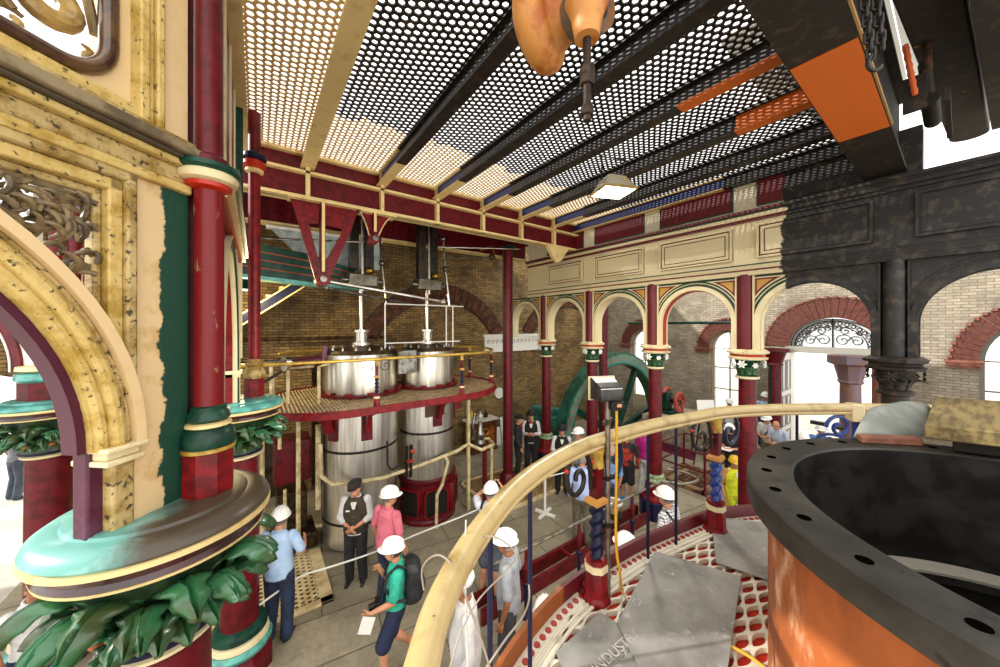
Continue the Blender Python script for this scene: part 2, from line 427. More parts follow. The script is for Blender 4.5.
for b in bays:
    st = lambda r: [(b-r, 3.86)] + arc((b, ARS), r, pi, 0, 28) + [(b+r, 3.86)]
    mb = MB().band(st(ARW-.03), st(ARW+.05), fa, -.14, .14); av = obj('archivolt', mb, a_cream, ar)
    obj('soffit_line', MB().band(st(ARW-.045), st(ARW-.025), fa, -.06, .06), a_red if 3 < b < 3.4 else a_cream, av)
    obj('archivolt_edge', MB().band(st(ARW+.10), st(ARW+.115), fa, -.115, -.1), a_cream, av)
    for sg in (-1, 1):
        def tri(g):
            R = ARW + .15 + g; zt = 5.15 - g; se = .745 - g
            a0 = atan2(zt - ARS, sqrt(max(R*R - (zt-ARS)**2, 1e-4))); a1 = atan2(sqrt(max(R*R - se*se, 1e-4)), se)
            pts = [(b + sg*q[0], ARS + q[1]) for q in arc((0, 0), R, a0, a1, 8)]
            return pts + [(b + sg*se, zt)]
        sp = obj('spandrel_panel', MB().prism(tri(0), fa, -.118, -.09), a_cream, ar)
        obj('panel_ground', MB().prism(tri(.022), fa, -.124, -.1), a_maroon, sp)
        obj('panel_field', MB().prism(tri(.05), fa, -.132, -.1), a_tan, sp)
for v in [VC[0]-1.76] + VC:
    mb = MB().lathe((UA-.06, v, 3.85), [(.13, 0), (.13, 1.36)], 16); pl = obj('pilaster', mb, a_maroon, ar)
    for q in (-.135, .135): obj('pilaster_fillet', MB().span((UA-.15, v+q-.012, 3.86), (UA-.05, v+q+.012, 5.18)), a_cream, pl)
def strip(name, z0, z1, d, m, par=ar):
    return obj(name, MB().prism([(S0 if z0 < 6.33 else .3, z0), (S1, z0), (S1, z1), (S0 if z0 < 6.33 else .3, z1)], fa, -d, d), m, par)
strip('architrave', 5.19, 5.27, .17, a_cream); strip('architrave_line', 5.27, 5.295, .18, a_maroon)
strip('architrave_bed', 5.295, 5.37, .155, a_cream); strip('architrave_fillet', 5.37, 5.39, .165, a_green)
strip('frieze', 5.37, 6.2, .13, a_cream)
strip('cornice_bed', 6.15, 6.2, .17, a_maroon); strip('cornice', 6.2, 6.26, .22, a_cream); strip('cornice_line', 6.26, 6.285, .24, a_green); strip('cornice_cap', 6.285, 6.33, .27, a_maroon)
strip('attic', 6.33, 6.98, .12, a_white)
for b in [VC[0]-1.76*1.5 + 1.76*k for k in range(6)]:
    q = lambda g, z0, z1, h: [(b-h+g, z0+g), (b+h-g, z0+g), (b+h-g, z1-g), (b-h+g, z1-g)]
    pn = obj('frieze_panel', MB().prism(q(0, 5.48, 6.08, .69), fa, -.15, -.12), a_maroon, ar)
    obj('panel_bevel', MB().band(q(.03, 5.48, 6.08, .69), q(0, 5.48, 6.08, .69), fa, -.19, -.13, True), a_cream, pn)
    obj('panel_face', MB().prism(q(.055, 5.48, 6.08, .69), fa, -.165, -.12), a_cream, pn)
    obj('panel_line', MB().band(q(.12, 5.48, 6.08, .69), q(.105, 5.48, 6.08, .69), fa, -.169, -.16, True), a_maroon, pn)
    if b > .5:
        pm = obj('attic_panel', MB().prism(q(0, 6.4, 6.88, .7), fa, -.14, -.11), a_green, ar)
        obj('panel_face', MB().prism(q(.025, 6.4, 6.88, .7), fa, -.145, -.11), a_maroon, pm)

def flower(c, nrm, r):
    mb = MB(); nrm = Vector(nrm).normalized(); e1 = nrm.cross(Vector((0,0,1))).normalized(); e2 = nrm.cross(e1)
    for k in range(6):
        a = k*pi/3; d = e1*cos(a) + e2*sin(a); p = e1*-sin(a) + e2*cos(a)
        mb.add([c + nrm*.01, c + d*r*.55 + p*r*.28 + nrm*r*.35, c + d*r + nrm*r*.1, c + d*r*.55 - p*r*.28 + nrm*r*.35, c + d*r*.5 - nrm*r*.1], [(0,1,2),(0,2,3),(0,4,1),(0,3,4),(1,4,2),(2,4,3)])
    return mb
def leaf_blade(c, out, up, L, w, curl=.5, lobes=3):
    """acanthus blade rising from c, leaning along out and curling over"""
    out, up = Vector(out).normalized(), Vector(up).normalized(); side = out.cross(up)
    def f(i, j):
        t = i; s = (j-.5)*2
        wd = w * (sin(pi*min(1, t*.85+.12))**.7) * (1 + .22*sin(lobes*2*pi*t))
        o_ = L*(.1*t + curl*t*t*t) ; z_ = L*(t*.95 - curl*.75*t**4)
        return c + out*(o_ - .22*w*s*s + .10*w*(1-abs(s))) + up*z_ + side*(wd*s)
    return MB().grid(f, 12, 6)

def arcade_column(v, label, old=False, u=UA):
    M = (lambda m: m_dark) if old else (lambda m: m)
    t = thing('arcade_column', label, 'column', (u, v, 0), 'arcade columns along the right aisle'); c = Vector((u, v, 0))
    obj('plinth', MB().lathe(c, [(.34, 0), (.34, .38), (.31, .4)], 8, phase=.5), M(m_navy), t, smooth=20)
    obj('pedestal', MB().lathe(c, [(.30, .38), (.30, .44), (.23, .5), (.2, .78), (.22, .8)], 8, phase=.5), M(m_red), t, smooth=20)
    obj('base_ring', MB().lathe(c, [(.17, .78), (.215, .8), (.22, .84), (.17, .87), (.19, .9), (.19, .94), (.145, .96)], 20), M(mat('pale green paint', '#a9b78a', .4, col2='#55735a', scale=20)), t)
    sh = obj('shaft', MB().lathe(c, [(.148, .9), (.14, 2.0), (.135, 3.36)], 20), M(m_maroon), t)
    cp = obj('capital', MB().lathe(c, [(.135, 3.32), (.17, 3.34), (.175, 3.38), (.14, 3.4), (.15, 3.5), (.19, 3.64), (.21, 3.68)], 20), M(m_green), t)
    obj('necking', MB().lathe(c, [(.14, 3.31), (.185, 3.33), (.185, 3.36), (.15, 3.385)], 20), M(m_creaml), cp)
    obj('abacus', MB().lathe(c, [(.2, 3.66), (.3, 3.68), (.31, 3.71), (.25, 3.735), (.25, 3.765), (.32, 3.785), (.33, 3.82), (.26, 3.86)], 8, phase=.5), M(m_creaml), cp, smooth=20)
    obj('abacus_band', MB().lathe(c, [(.262, 3.733), (.27, 3.75), (.262, 3.767)], 8, phase=.5), M(m_scarlet), cp, smooth=20)
    for k in range(8):
        a = k*pi/4 + pi/8; d = Vector((cos(a), sin(a), 0))
        obj('leaf', leaf_blade(c + d*.145 + Vector((0,0,3.39)), d, (0,0,1), .26, .055, .55), M(m_leaf), cp, solid=.008)
        if k % 2 == 0:
            a = k*pi/4; d = Vector((cos(a), sin(a), 0))
            fl = obj('flower', flower(c + d*.25 + Vector((0,0,3.6)), d, .085), M(m_white), cp, smooth=20)
        else:
            a = k*pi/4; d = Vector((cos(a), sin(a), 0))
            obj('flower', flower(c + d*.24 + Vector((0,0,3.58)), d, .06), M(m_white), cp, smooth=20)
    return t
labs = ['bare rusty brown iron column with dark leafy capital, right of the open doorway',
        'maroon iron column with white flowered capital, nearest the big grey flange on its left',
        'maroon iron column with flowered capital and steel guard rail bent around its foot',
        'maroon iron column with flowered capital, directly behind the floodlight on the gallery pole',
        'maroon iron column with flowered capital farthest along the arcade, in front of the frieze']
for v, l in zip(VC, labs): arcade_column(v, l, old=(v < 1))

# two engine-house posts behind the arcade and the free post under the girder
def plain_post(u, v, r, h, label, capz=None):
    t = thing('iron_post', label, 'post', (u, v, 0)); c = Vector((u, v, 0))
    obj('foot', MB().lathe(c, [(.34, 0), (.34, .05), (.22, .14), (.2, .3), (r+.03, .36)], 12), m_maroon, t)
    obj('shaft', MB().lathe(c, [(r, .3), (r, h)], 16), m_maroon, t)
    for a in (radians(-20), radians(160)): obj('green_strip', MB().box(c + Vector((cos(a)*r, sin(a)*r, h/2+.2)), (.02, .06, h-.5), a), m_green, t)
    if capz:
        obj('capital', MB().lathe(c, [(r, capz-.5), (r+.05, capz-.48), (r+.02, capz-.42), (r+.12, capz-.1), (r+.2, capz-.08), (r+.2, capz)], 12), m_maroon, t)
    else: obj('head', MB().lathe(c, [(r, h-.1), (r+.08, h-.06), (r+.08, h)], 12), m_green, t)
plain_post(5.46, 7.16, .125, 6.4, 'tall plain maroon post with green strips standing free beside the steam cylinders')
plain_post(9.0, 6.75, .13, 6.6, 'tall plain maroon post behind the arcade, in front of the green flywheel')
plain_post(12.7, 3.32, .17, 3.58, 'maroon porch post with capital at the far side of the open doorway', 3.58)
t = thing('iron_post', 'purple-lit brown porch post with scalloped capital in front of the oak door leaf', 'post', (11.8, 1.6, 0)); c = Vector((11.8, 1.6, 0))
mp = mat('purple lit brown paint', '#6d5a66', .5, col2='#7a5340', scale=4)  # brown post; the purple light on it is put into the colour
obj('shaft', MB().lathe(c, [(.3, 0), (.3, .4), (.2, .5), (.19, 2.9)], 16), mp, t)
obj('capital', MB().lathe(c, [(.19, 2.85), (.24, 2.9), (.22, 2.95), (.3, 3.3), (.42, 3.35), (.42, 3.55)], 8), mp, t, smooth=20)
# ---------------------------------------------------------------- grating ceiling on iron beams, girders
ZB, ZG = 6.84, 7.08                          # beam soffit, grating underside
BU = [-.17, .67, 1.85, 2.95, 4.05, 5.15, 6.25, 7.12]
VN, VF = .84, 6.25
DC, DC2 = '#1c1712', '#3c3126'
def rp2(name, c, d, amp=.02, rough=.5): return mat_repaint(name, c, DC, NV, d, amp, 3, rough, old2=DC2, soft=.01)
c_beam = rp2('beam cream over bare iron', '#dcc184', 5.2)
c_web = rp2('beam blue over bare iron', '#15225c', 5.2)
c_lat = rp2('grating cream over bare iron', '#d6bd92', 4.75, .35)
c_lat0 = mat('grating cream', '#d6bd92', .5)

def lattice(mb, x0, x1, y0, y1, z, p, hole=.70, th=.014):
    """staggered hexagonal holes: each cell is a ring of metal round a hole"""
    r = p / sqrt(3); ry = p; rows = int((x1-x0) / (1.5*r)) + 1; colsn = int((y1-y0)/ry) + 1
    out = [(r*cos(i*pi/3), r*sin(i*pi/3)) for i in range(6)]
    V, Fc = mb.v, mb.f
    for i in range(rows):
        cx = x0 + r + i*1.5*r
        if cx > x1 - r*.4: break
        for j in range(colsn):
            cy = y0 + ry*.5 + j*ry + (ry*.5 if i % 2 else 0)
            if cy > y1: break
            n = len(V)
            for k in range(6): V.append(Vector((cx+out[k][0], cy+out[k][1], z)))
            for k in range(6): V.append(Vector((cx+out[k][0]*hole, cy+out[k][1]*hole, z)))
            for k in range(6): V.append(Vector((cx+out[k][0]*hole, cy+out[k][1]*hole, z+th)))
            for k in range(6):
                q = (k+1) % 6
                Fc.append((n+k, n+q, n+6+q, n+6+k)); Fc.append((n+6+k, n+6+q, n+12+q, n+12+k))
def lat_obj(name, mb, m, parent=None, loc=None):
    me = bpy.data.meshes.new(name); o0 = MW[parent.name] if parent else Vector(loc or (0,0,0))
    me.from_pydata([tuple(p - o0) for p in mb.v], [], mb.f); me.update(); me.materials.append(m)
    o = bpy.data.objects.new(name, me); COL.objects.link(o); o.location = (0,0,0) if parent else o0
    if parent: o.parent = parent
    MW[o.name] = o0
    return o
bayn = ['first', 'second', 'third', 'fourth', 'fifth', 'sixth', 'seventh']
paint = ['all painted cream'] + ['half cream, half dark']*6
for k in range(7):
    a, b = BU[k]+.0, BU[k+1]-.0
    mb = MB(); lattice(mb, a, b, VN, VF, ZG, .085, .63)
    o = lat_obj('ceiling_grating', mb, c_lat0 if k == 0 else c_lat, None, ((a+b)/2, 3.5, ZG))
    tag(o, 'perforated iron ceiling grating %s, %s bay from the left arcade' % (paint[k], bayn[k]), 'grating', 'ceiling gratings', 'thing')
for k, u in enumerate(BU):
    last = k == 7
    v1 = 6.3
    lab = ['cream iron ceiling beam running along the top of the left arcade',
           'broad cream ceiling beam, painted all the way along, first out from the left arcade',
           'dark ceiling beam with cream end, second out from the left arcade', 'dark ceiling beam with blue and cream end, behind the hanging orange casting',
           'dark ceiling beam with blue and cream end, fourth out from the left arcade', 'dark ceiling beam with blue end and orange primer patch, nearer the floodlight\'s left',
           'dark ceiling beam with orange primer patch, directly above the lit ceiling floodlight', 'ceiling beam with long blue web lying against the right arcade entablature'][k]
    t = thing('ceiling_beam', lab, 'beam', (u, 3.5, ZB), 'ceiling beams')
    fl, wb = (m_cream, m_cream) if k < 2 else (c_beam, c_web)
    if last: fl, wb = rp2('long blue beam flange', '#cfb171', 2.62), rp2('long blue beam web', '#15225c', 2.62)
    fw_ = .10 if k in (1,) else .08
    obj('bottom_flange', MB().span((u-fw_, VN, ZB), (u+fw_, v1, ZB+.022)), fl, t, smooth=0)
    obj('web', MB().span((u-.012, VN, ZB+.02), (u+.012, v1, ZG-.02)), wb, t, smooth=0)
    obj('top_flange', MB().span((u-.06, VN, ZG-.02), (u+.06, v1, ZG)), fl, t, smooth=0)
    if k == 4: obj('primer_patch', MB().span((u-.083, .9, ZB-.004), (u+.083, 1.95, ZB+.03)), m_orangef, t, smooth=0)
    if k == 5:
        obj('primer_patch', MB().span((u-.083, .9, ZB-.004), (u+.083, 1.75, ZB+.03)), m_orangef, t, smooth=0)
        obj('primer_patch', MB().span((u-.016, .9, ZB+.02), (u+.016, 1.75, ZG-.015)), m_orangef, t, smooth=0)

def girder(name, label, v, u0, u1, zb, zm, zt, stiff):
    t = thing(name, label, 'girder', (u0, v, zb))
    obj('bottom_flange', MB().span((u0, v-.14, zb), (u1, v+.14, zb+.045)), m_cream, t, bevel=.004)
    obj('web', MB().span((u0, v-.02, zb), (u1, v+.02, zt)), m_maroon, t)
    if zm: obj('shelf_angle', MB().span((u0, v-.13, zm), (u1, v, zm+.04)), m_cream, t)
    obj('top_flange', MB().span((u0, v-.12, zt-.05), (u1, v+.12, zt)), m_cream, t)
    for u in stiff: obj('stiffener', MB().span((u-.03, v-.13, zb), (u+.03, v+.02, zt)), m_cream, t)
    return t
g1 = girder('main_girder', 'long maroon plate girder with cream flanges carrying the ends of the ceiling beams', 6.3, -.6, 7.18, 6.33, 6.74, 7.08, BU[1:7])
girder('rear_girder', 'maroon girder with cream bottom flange behind the main girder, above the cylinders', 8.5, -1.2, 7.2, 6.4, None, 7.05, [])
# cream end bracket hanging from the girder where it meets the arcade
mb = MB(); fg = frame((0, 6.2, 0), (1, 0, 0)); mb.prism([(5.95, 6.34), (6.75, 6.34), (6.45, 5.98), (6.3, 5.92), (6.2, 6.0)], fg, -.05, .05)
tag(obj('girder_bracket', mb, m_cream, loc=(6.3, 6.2, 6.1)), 'small cream plate bracket under the right end of the main girder', 'bracket', kind='thing')

# cross girder at the edge of the open well, and the rounded engine beam beyond it
t = thing('cross_girder', 'heavy dark box girder with a large orange primer patch on its soffit', 'girder', (4.5, .6, 6.4))
obj('soffit_plate', MB().span((.6, .43, 6.4), (7.2, .84, 6.44)), m_dark, t, bevel=.004)
obj('side_web', MB().span((.6, .50, 6.44), (7.2, .54, 7.35)), m_dark, t); obj('side_web', MB().span((.6, .72, 6.44), (7.2, .76, 7.35)), m_dark, t)
obj('top_plate', MB().span((.6, .43, 7.35), (7.2, .84, 7.39)), m_dark, t)
obj('primer_patch', MB().span((3.55, .442, 6.392), (5.4, .828, 6.41)), m_orangef, t, smooth=0)
obj('edge_strip', MB().span((1.5, .418, 6.398), (5.4, .432, 6.43)), mat('rubbed tan edge', '#9c7a48', .6), t)
ea, eb = cw(3.83, 2.99, 0), cw(7.26, 5.18, 0); ed = (eb - ea).normalized(); ea = ea - ed*2.2; eL = (eb - ea).length
fe = frame(ea, ed)
mr = mat('rusty flaking iron', '#2b241b', .65, .2, col2='#4e4130', scale=5, lo=.5, hi=.75, col3='#b07a2c', scale3=4, lo3=.63, hi3=.68, bump=.4)
tag(obj('engine_beam', MB().prism([(0, -.18), (eL-.05, -.18)] + arc((eL-.05, 0), .18, -pi/2, pi/2, 12, .18) + [(0, .18)], (ea, ed, fe[3], Vector((0, 0, 1))), 7.2, 7.62), mr, loc=(5, -.08, 7.2), bevel=.02),
    'massive flaking iron beam with rounded end rising through the open well', 'beam', kind='thing')
t = thing('well_trimmer', 'dark riveted trimmer girder on the camera side of the flaking beam', 'girder', ea + Vector((0, 0, 6.95)))
fe2 = frame(ea + fe[3]*.42 - ed*.9, ed)
obj('web', MB().prism([(0, 6.95), (eL, 6.95), (eL, 7.9), (0, 7.9)], fe2, -.03, .03), m_dark, t); obj('flange', MB().prism([(0, 6.92), (eL, 6.92), (eL, 6.96), (0, 6.96)], fe2, -.2, .28), m_dark, t)
t = thing('jack_bracket', 'rusty stacked brackets and bolts bolted to the end of the cross girder', 'bracket', (5.7, .25, 6.5))
obj('plate', MB().span((5.45, .2, 6.5), (5.5, .36, 6.85)).span((5.45, .06, 6.5), (6.6, .1, 6.62)), m_dark, t)
obj('roller', MB().cyl((5.9, .2, 6.75), (6.6, .2, 6.75), .07).cyl((5.6, .22, 7.0), (6.3, .22, 7.0), .05), m_dark, t)
obj('bolt', MB().cyl((5.55, .2, 6.9), (5.55, .2, 7.4), .03, n=8).lathe((5.55, .2, 7.3), [(.055, 0), (.055, .06)], 6), mat('rust', '#5b3a24', .7, col2='#2f2118', scale=15), t)
mb = MB(); p0, p1 = atd(905, 45, 3.4), atd(915, 95, 3.4)
mb.tube([p0.lerp(p1, i/12) for i in range(13)], [.02 + .006*(i % 2) for i in range(13)], 8)
tag(obj('rope_end', mb, mat('orange rope', '#d0602f', .8), loc=p1), 'short frayed orange rope end hanging beside the flaking beam', 'rope', kind='thing')
# roof light over the well: pale planked roof slope and glazing seen past the beams
t = thing('roof_slope', 'pale whitewashed planked roof slope high above the open well', 'roof', (9, 1, 10.5))
mb = MB()
for k in range(11): mb.box((9.6 + k*.02, 2.6 - k*.42, 9.9), (4.5, .40, .05))
obj('boarding', mb, m_white, t)
mb = MB()
for v in (2.2, .9, -.4): mb.span((7.6, v-.06, 9.6), (11.8, v+.06, 9.86))
obj('rafter', mb, mat('grey rafter paint', '#77787a', .6), t)

# hanging chain
t = thing('lifting_chain', 'black iron lifting chain hanging from above beside the orange primer patch', 'chain', atd(866, 70, 2.0))
top = atd(862, -18, 2.0); bot = atd(871, 58, 2.0); n = 9
def link(mb, c, a, r=.0085, hl=.022, hw=.017):
    e = Vector((cos(a), sin(a), 0)); pts = [e*hw*cos(q) + Vector((0,0,1))*(hl*(1 if sin(q) > 0 else -1) + hw*sin(q)) for q in [(i+.5)*pi/6 for i in range(12)]]
    mb.tube([c + p for p in pts], r, 6, True)
for s_, m_ in ((0, n), (1, n-1)):
    for i in range(m_):
        mb = MB(); link(mb, top.lerp(bot, (i+.5)/n) + cw(.072*s_, 0, 0), .5 + (0 if i % 2 else pi/2))
        obj('link', mb, m_black, t)
mb = MB(); c = bot + Vector((0, 0, -.03)) + cw(.02, 0, 0); mb.tube([c + cw(.04*cos(a), 0, .045*sin(a)) for a in [radians(100) + i*.42 for i in range(11)]], .012, 8); obj('hook', mb, m_black, t)

# orange bearing casting hung from the grating, with its long bolt
t = thing('bearing_casting', 'worn orange cast iron bearing block with hollow bore, hung under the ceiling grating', 'casting', atd(560, 80, 2.0))
cc = atd(541, 26, 2.1); ax = (cw(.80, -.45, 0).normalized() + Vector((0, 0, .10))).normalized()
mo = mat('worn yellow orange paint', '#c98a45', .5, col2='#b2622a', scale=5, lo=.45, hi=.6, col3='#dcb98a', scale3=4, lo3=.6, hi3=.75)
M = ax.to_track_quat('Z', 'Y').to_matrix()
obj('body', MB().lathe(cc - ax*.10, [(.05, -.03), (.16, -.02), (.235, .02), (.262, .07), (.262, .13), (.235, .17), (.2, .19)], 36, M), mo, t, smooth=50)
obj('neck', MB().lathe(cc + ax*.07, [(.235, 0), (.19, .02), (.165, .06), (.15, .12), (.155, .18), (.165, .21)], 32, M, cap=False), mo, t)
ax2 = (cw(.55, -.80, 0).normalized() + Vector((0, 0, -.12))).normalized(); M2 = ax2.to_track_quat('Z', 'Y').to_matrix(); boss = atd(597, 2, 1.86)
obj('bored_flange', MB().lathe(boss - ax2*.10, [(.14, -.05), (.145, .06), (.145, .11), (.085, .11), (.08, .10), (.078, -.05)], 28, M2, cap=False), mat('dull grey machined face', '#5d564c', .5, .3, col2='#8a5a2e', scale=12), t)
obj('bore', MB().lathe(boss - ax2*.13, [(.080, 0), (.078, .02)], 24, M2), m_black, t)
bt, bb = atd(587, 36, 1.82), atd(587, 121, 1.82)
obj('boss', MB().lathe(bt + Vector((0,0,-.015)), [(.05, .0), (.066, .0), (.072, .04), (.09, .13), (.12, .2)], 24), mo, t)
sb = obj('bolt', MB().cyl(bt + Vector((0,0,.08)), bb, .022), mat('rusty bolt', '#3c2c20', .6, .5, col2='#20170f', scale=20), t)
for z, r in ((.26, .042), (.215, .040), (.05, .036)):
    obj('nut', MB().lathe(bb + Vector((0,0,z-.02)), [(r*.9, 0), (r, .006), (r, .044), (r*.9, .05)], 6), MATS['rusty bolt'], sb, smooth=20)

# floodlight hung under the grating
fl = atd(613, 186, 5.4)
t = thing('floodlight', 'lit square floodlight with cream housing hung under the dark ceiling beams', 'lamp', fl)
e1 = cw(1, .25, 0).normalized(); e2 = cw(-.25, 1, 0).normalized()
def quadring(c, a, b, z): return [c + e1*a*.88*sx + e2*b*.88*sy + Vector((0,0,z*.88)) for sx, sy in ((-1,-1),(1,-1),(1,1),(-1,1))]
obj('housing', MB().ring([quadring(fl, .3, .26, -.12), quadring(fl, .30, .26, -.09), quadring(fl, .17, .14, .14), quadring(fl, .1, .1, .17)], cap=False), mat('galvanised housing', '#a9a79c', .4, .6, col2='#c2a458', scale=9), t, smooth=0)
obj('rim', MB().ring([quadring(fl, .3, .26, -.13), quadring(fl, .32, .28, -.13), quadring(fl, .32, .28, -.09), quadring(fl, .3, .26, -.09)], cap=False), m_gold, t, smooth=0)
obj('lens', MB().ring([quadring(fl, .295, .255, -.125), quadring(fl, .295, .255, -.115)]), mat('lit lens', '#ffffff', .5, emit=('#fff8ea', 9)), t, smooth=0)
obj('stirrup', MB().tube([fl + e1*-.2 + Vector((0,0,.08)), fl + e1*-.2 + Vector((0,0,.45)), fl + e1*.2 + Vector((0,0,.45)), fl + e1*.2 + Vector((0,0,.08))], .015), m_black, t)
# ---------------------------------------------------------------- left arcade: leafy columns, abacus discs, arches
def leaf_over(c, out, L, w, turn=2.75, lobes=4):
    """broad leaf rising from the bell and rolling over outward, tip hanging"""
    out = Vector(out).normalized(); side = out.cross(Vector((0,0,1)))
    rho = L / turn
    def f(i, j):
        t, s = i, (j-.5)*2
        ph = turn*t; wd = w*(max(sin(pi*(.12+.86*t)), 0)**.6)*(1 + .22*sin(lobes*2*pi*t))
        rad = 1 - .18*abs(s)**1.5 - .12*max(0, 1-abs(s)*5)
        return c + out*(rho*(1-cos(ph))*rad*1.15 + .02) + Vector((0,0,1))*(rho*sin(ph)*1.35*rad) + side*wd*s
    return MB().grid(f, 18, 8)
m_fruit = mat('orange fruit paint', '#b8672a', .4)
def foliage(par, c, a, fruit=True):
    """one leaf cluster of the capital, turned to angle a"""
    d = Vector((cos(a), sin(a), 0)); s = Vector((-sin(a), cos(a), 0)); base = c + d*.2 + Vector((0, 0, 2.86))
    for off, ln, wd, tw, dz in ((0, .40, .085, 0, .04), (.075, .34, .07, .55, .0), (-.075, .34, .07, -.55, .0), (.045, .30, .065, .2, -.06), (-.05, .30, .065, -.25, -.06), (0, .24, .06, .0, -.10)):
        obj('leaf', leaf_over(base + s*off + Vector((0,0,dz)), d + s*tw, ln, wd), m_leaf, par, solid=.012)
    if fruit:
        for q in (-.07, .07): obj('fruit', MB().ball(c + d*.25 + s*q*1.6 + Vector((0,0,2.85)), .026, 10, 8), m_fruit, par)
m_turqn = mat_repaint('turquoise and brown disc', '#473c2f', '#649f95', tuple(cw(.95, .3, 0).normalized()), cw(-1.70, 1.7, 0).dot(cw(.95, .3, 0).normalized()), .25, 2.5, .35, soft=.1, old2='#82b3a9')  # disc colour changes from turquoise to brown towards the room
def big_column(name, label, p, nclus=8, phase=0, nearest=False):
    c = Vector((p[0], p[1], 0)); t = thing(name, label, 'column', c, 'leafy capital columns of the left arcade')
    obj('base', MB().lathe(c, [(.36, 0), (.36, .2), (.33, .26), (.32, .3)], 8, phase=.5), m_maroon, t, smooth=20)
    obj('base_ring', MB().lathe(c, [(.3, .28), (.33, .31), (.34, .35), (.31, .4)], 28), m_turq, t)
    obj('base_ring', MB().lathe(c, [(.29, .39), (.31, .41), (.30, .46), (.26, .48)], 28), m_creaml, t)
    obj('base_ring', MB().lathe(c, [(.25, .47), (.29, .5), (.28, .56), (.2, .6)], 28), m_green, t)
    obj('shaft', MB().lathe(c, [(.20, .55), (.195, 1.6), (.185, 2.74)], 32), m_maroon, t)
    cp = obj('capital', MB().lathe(c, [(.19, 2.72), (.235, 2.74), (.22, 2.8), (.24, 2.95), (.34, 3.12), (.36, 3.18)], 32), mat('dark green bell', '#14261a', .4, col2='#2c4024', scale=12), t)
    obj('necking', MB().lathe(c, [(.19, 2.655), (.222, 2.67), (.228, 2.69), (.19, 2.71)], 32), m_creaml, cp)
    obj('necking', MB().lathe(c, [(.19, 2.70), (.236, 2.715), (.24, 2.74), (.2, 2.755)], 32), m_navy, cp)
    for k in range(nclus): foliage(cp, c, phase + k*2*pi/nclus)
    sr = .949
    S_ = lambda pr: [(r*sr, z+.075) for r, z in pr]
    ab = obj('abacus', MB().lathe(c, S_([(.2, 3.2), (.47, 3.205), (.485, 3.225), (.475, 3.25), (.44, 3.275), (.40, 3.285), (.37, 3.285), (.362, 3.30), (.335, 3.305), (.02, 3.305)]), 64), m_turqn if nearest else m_turq, t)
    obj('abacus_edge', MB().lathe(c, S_([(.47, 3.178), (.487, 3.185), (.487, 3.208), (.47, 3.212)]), 64, cap=False), m_cream, ab)
    obj('abacus_band', MB().lathe(c, S_([(.40, 3.105), (.455, 3.115), (.445, 3.14), (.462, 3.18), (.3, 3.2)]), 64), mat('oxblood gloss', '#3d0d12', .25, col2='#2a1512', scale=5, coat=.5), ab)
    obj('abacus_lip', MB().lathe(c, S_([(.36, 3.09), (.452, 3.098), (.456, 3.112), (.4, 3.118)]), 64), m_cream, ab)
    return t
PC = cw(-1.79, 1.794, 0); FC = cw(-3.26, 4.2, 0); LC = cw(-5.72, 4.25, 0)
big_column('leafy_column', 'huge maroon column with turquoise disc and leafy capital, closest to the camera', PC, 8, .35, True)
big_column('leafy_column', 'maroon column with leafy capital and ringed base behind the man in light blue', FC, 8, .2)
big_column('leafy_column', 'maroon column with leafy capital and turquoise disc seen through the big cream arch', LC, 8, 0)

# --- octagon face rising from the near column toward the camera
hd = radians(6.8)
E1 = (cw(-sin(hd), -cos(hd), 0)).normalized(); O0 = cw(-1.70, 1.79, 0)
fo = frame(O0, E1)                           # depth axis points away from the room
m_old = mat('old stone cream paint', '#cfb36c', .55, col2='#a8862f', scale=7, lo=.42, hi=.66, col3='#3d321c', scale3=36, lo3=.58, hi3=.68, bump=.5, bscale=70, space='World')
m_old2 = mat('grimy cream moulding', '#bba36a', .55, col2='#8b6d2c', scale=7, lo=.42, hi=.62, col3='#3a2f1c', scale3=32, lo3=.55, hi3=.66, bump=.5, space='World')
m_fresh = mat('fresh cream undercoat', '#dcbf8e', .6, col2='#cba970', scale=3, lo=.5, hi=.7, space='World')
m_jamb = mat_repaint('cream undercoat meeting green', GREEN, '#dcbf8e', tuple(-E1), -(E1.dot(O0) + .095), .07, 7, .5, soft=.006, old2='#cba970', bump=.3)
m_violet = mat('purple maroon paint', '#4b1a2e', .38, col2='#6d3d58', scale=3, lo=.55, hi=.75, spec=.35, space='World')
m_grey = mat('grey brown cast ornament', '#7d6a47', .55, col2='#4a3d29', scale=10, bump=.2)
sc_, ri, zs = 1.45, 1.09, 3.75
fc = thing('arch_pier', 'weathered cream pier and big arch with pierced spandrel, standing on a turquoise disc', 'arch', O0 + Vector((0,0,3.3)))
P4 = lambda s0, s1, z0, z1: [(s0, z0), (s1, z0), (s1, z1), (s0, z1)]
obj('wall_strip', MB().prism(P4(-.03, .26, 3.3, 5.0), fo, 0, .17), m_jamb, fc, smooth=0)
obj('inner_jamb', MB().prism(P4(.24, .352, 3.3, zs+.02), fo, .04, .12), m_violet, fc, bevel=.01)
obj('jamb_shaft', MB().prism(P4(.215, .30, 3.3, zs-.06), fo, -.012, .12), m_old2, fc, bevel=.012)
obj('jamb_cap', MB().prism(P4(.20, .345, zs-.07, zs-.045), fo, -.05, .14).prism(P4(.21, .335, zs-.045, zs-.01), fo, -.03, .14).prism(P4(.195, .35, zs-.01, zs+.012), fo, -.06, .14), m_creaml, fc, bevel=.006)
A = lambda r, n=40: arc((sc_, zs), r, pi, 0, n)
obj('intrados', MB().band(A(ri-.03), A(ri+.03), fo, .03, .11), m_violet, fc)
rg = obj('arch_ring', MB().band(A(ri), A(ri+.165), fo, 0, .09), m_old, fc)
def roll(r, rad, d):                          # round moulding following the arch
    return MB().tube([fo[0] + fo[1]*p[0] + fo[2]*p[1] + fo[3]*d for p in A(r)], rad, 10)
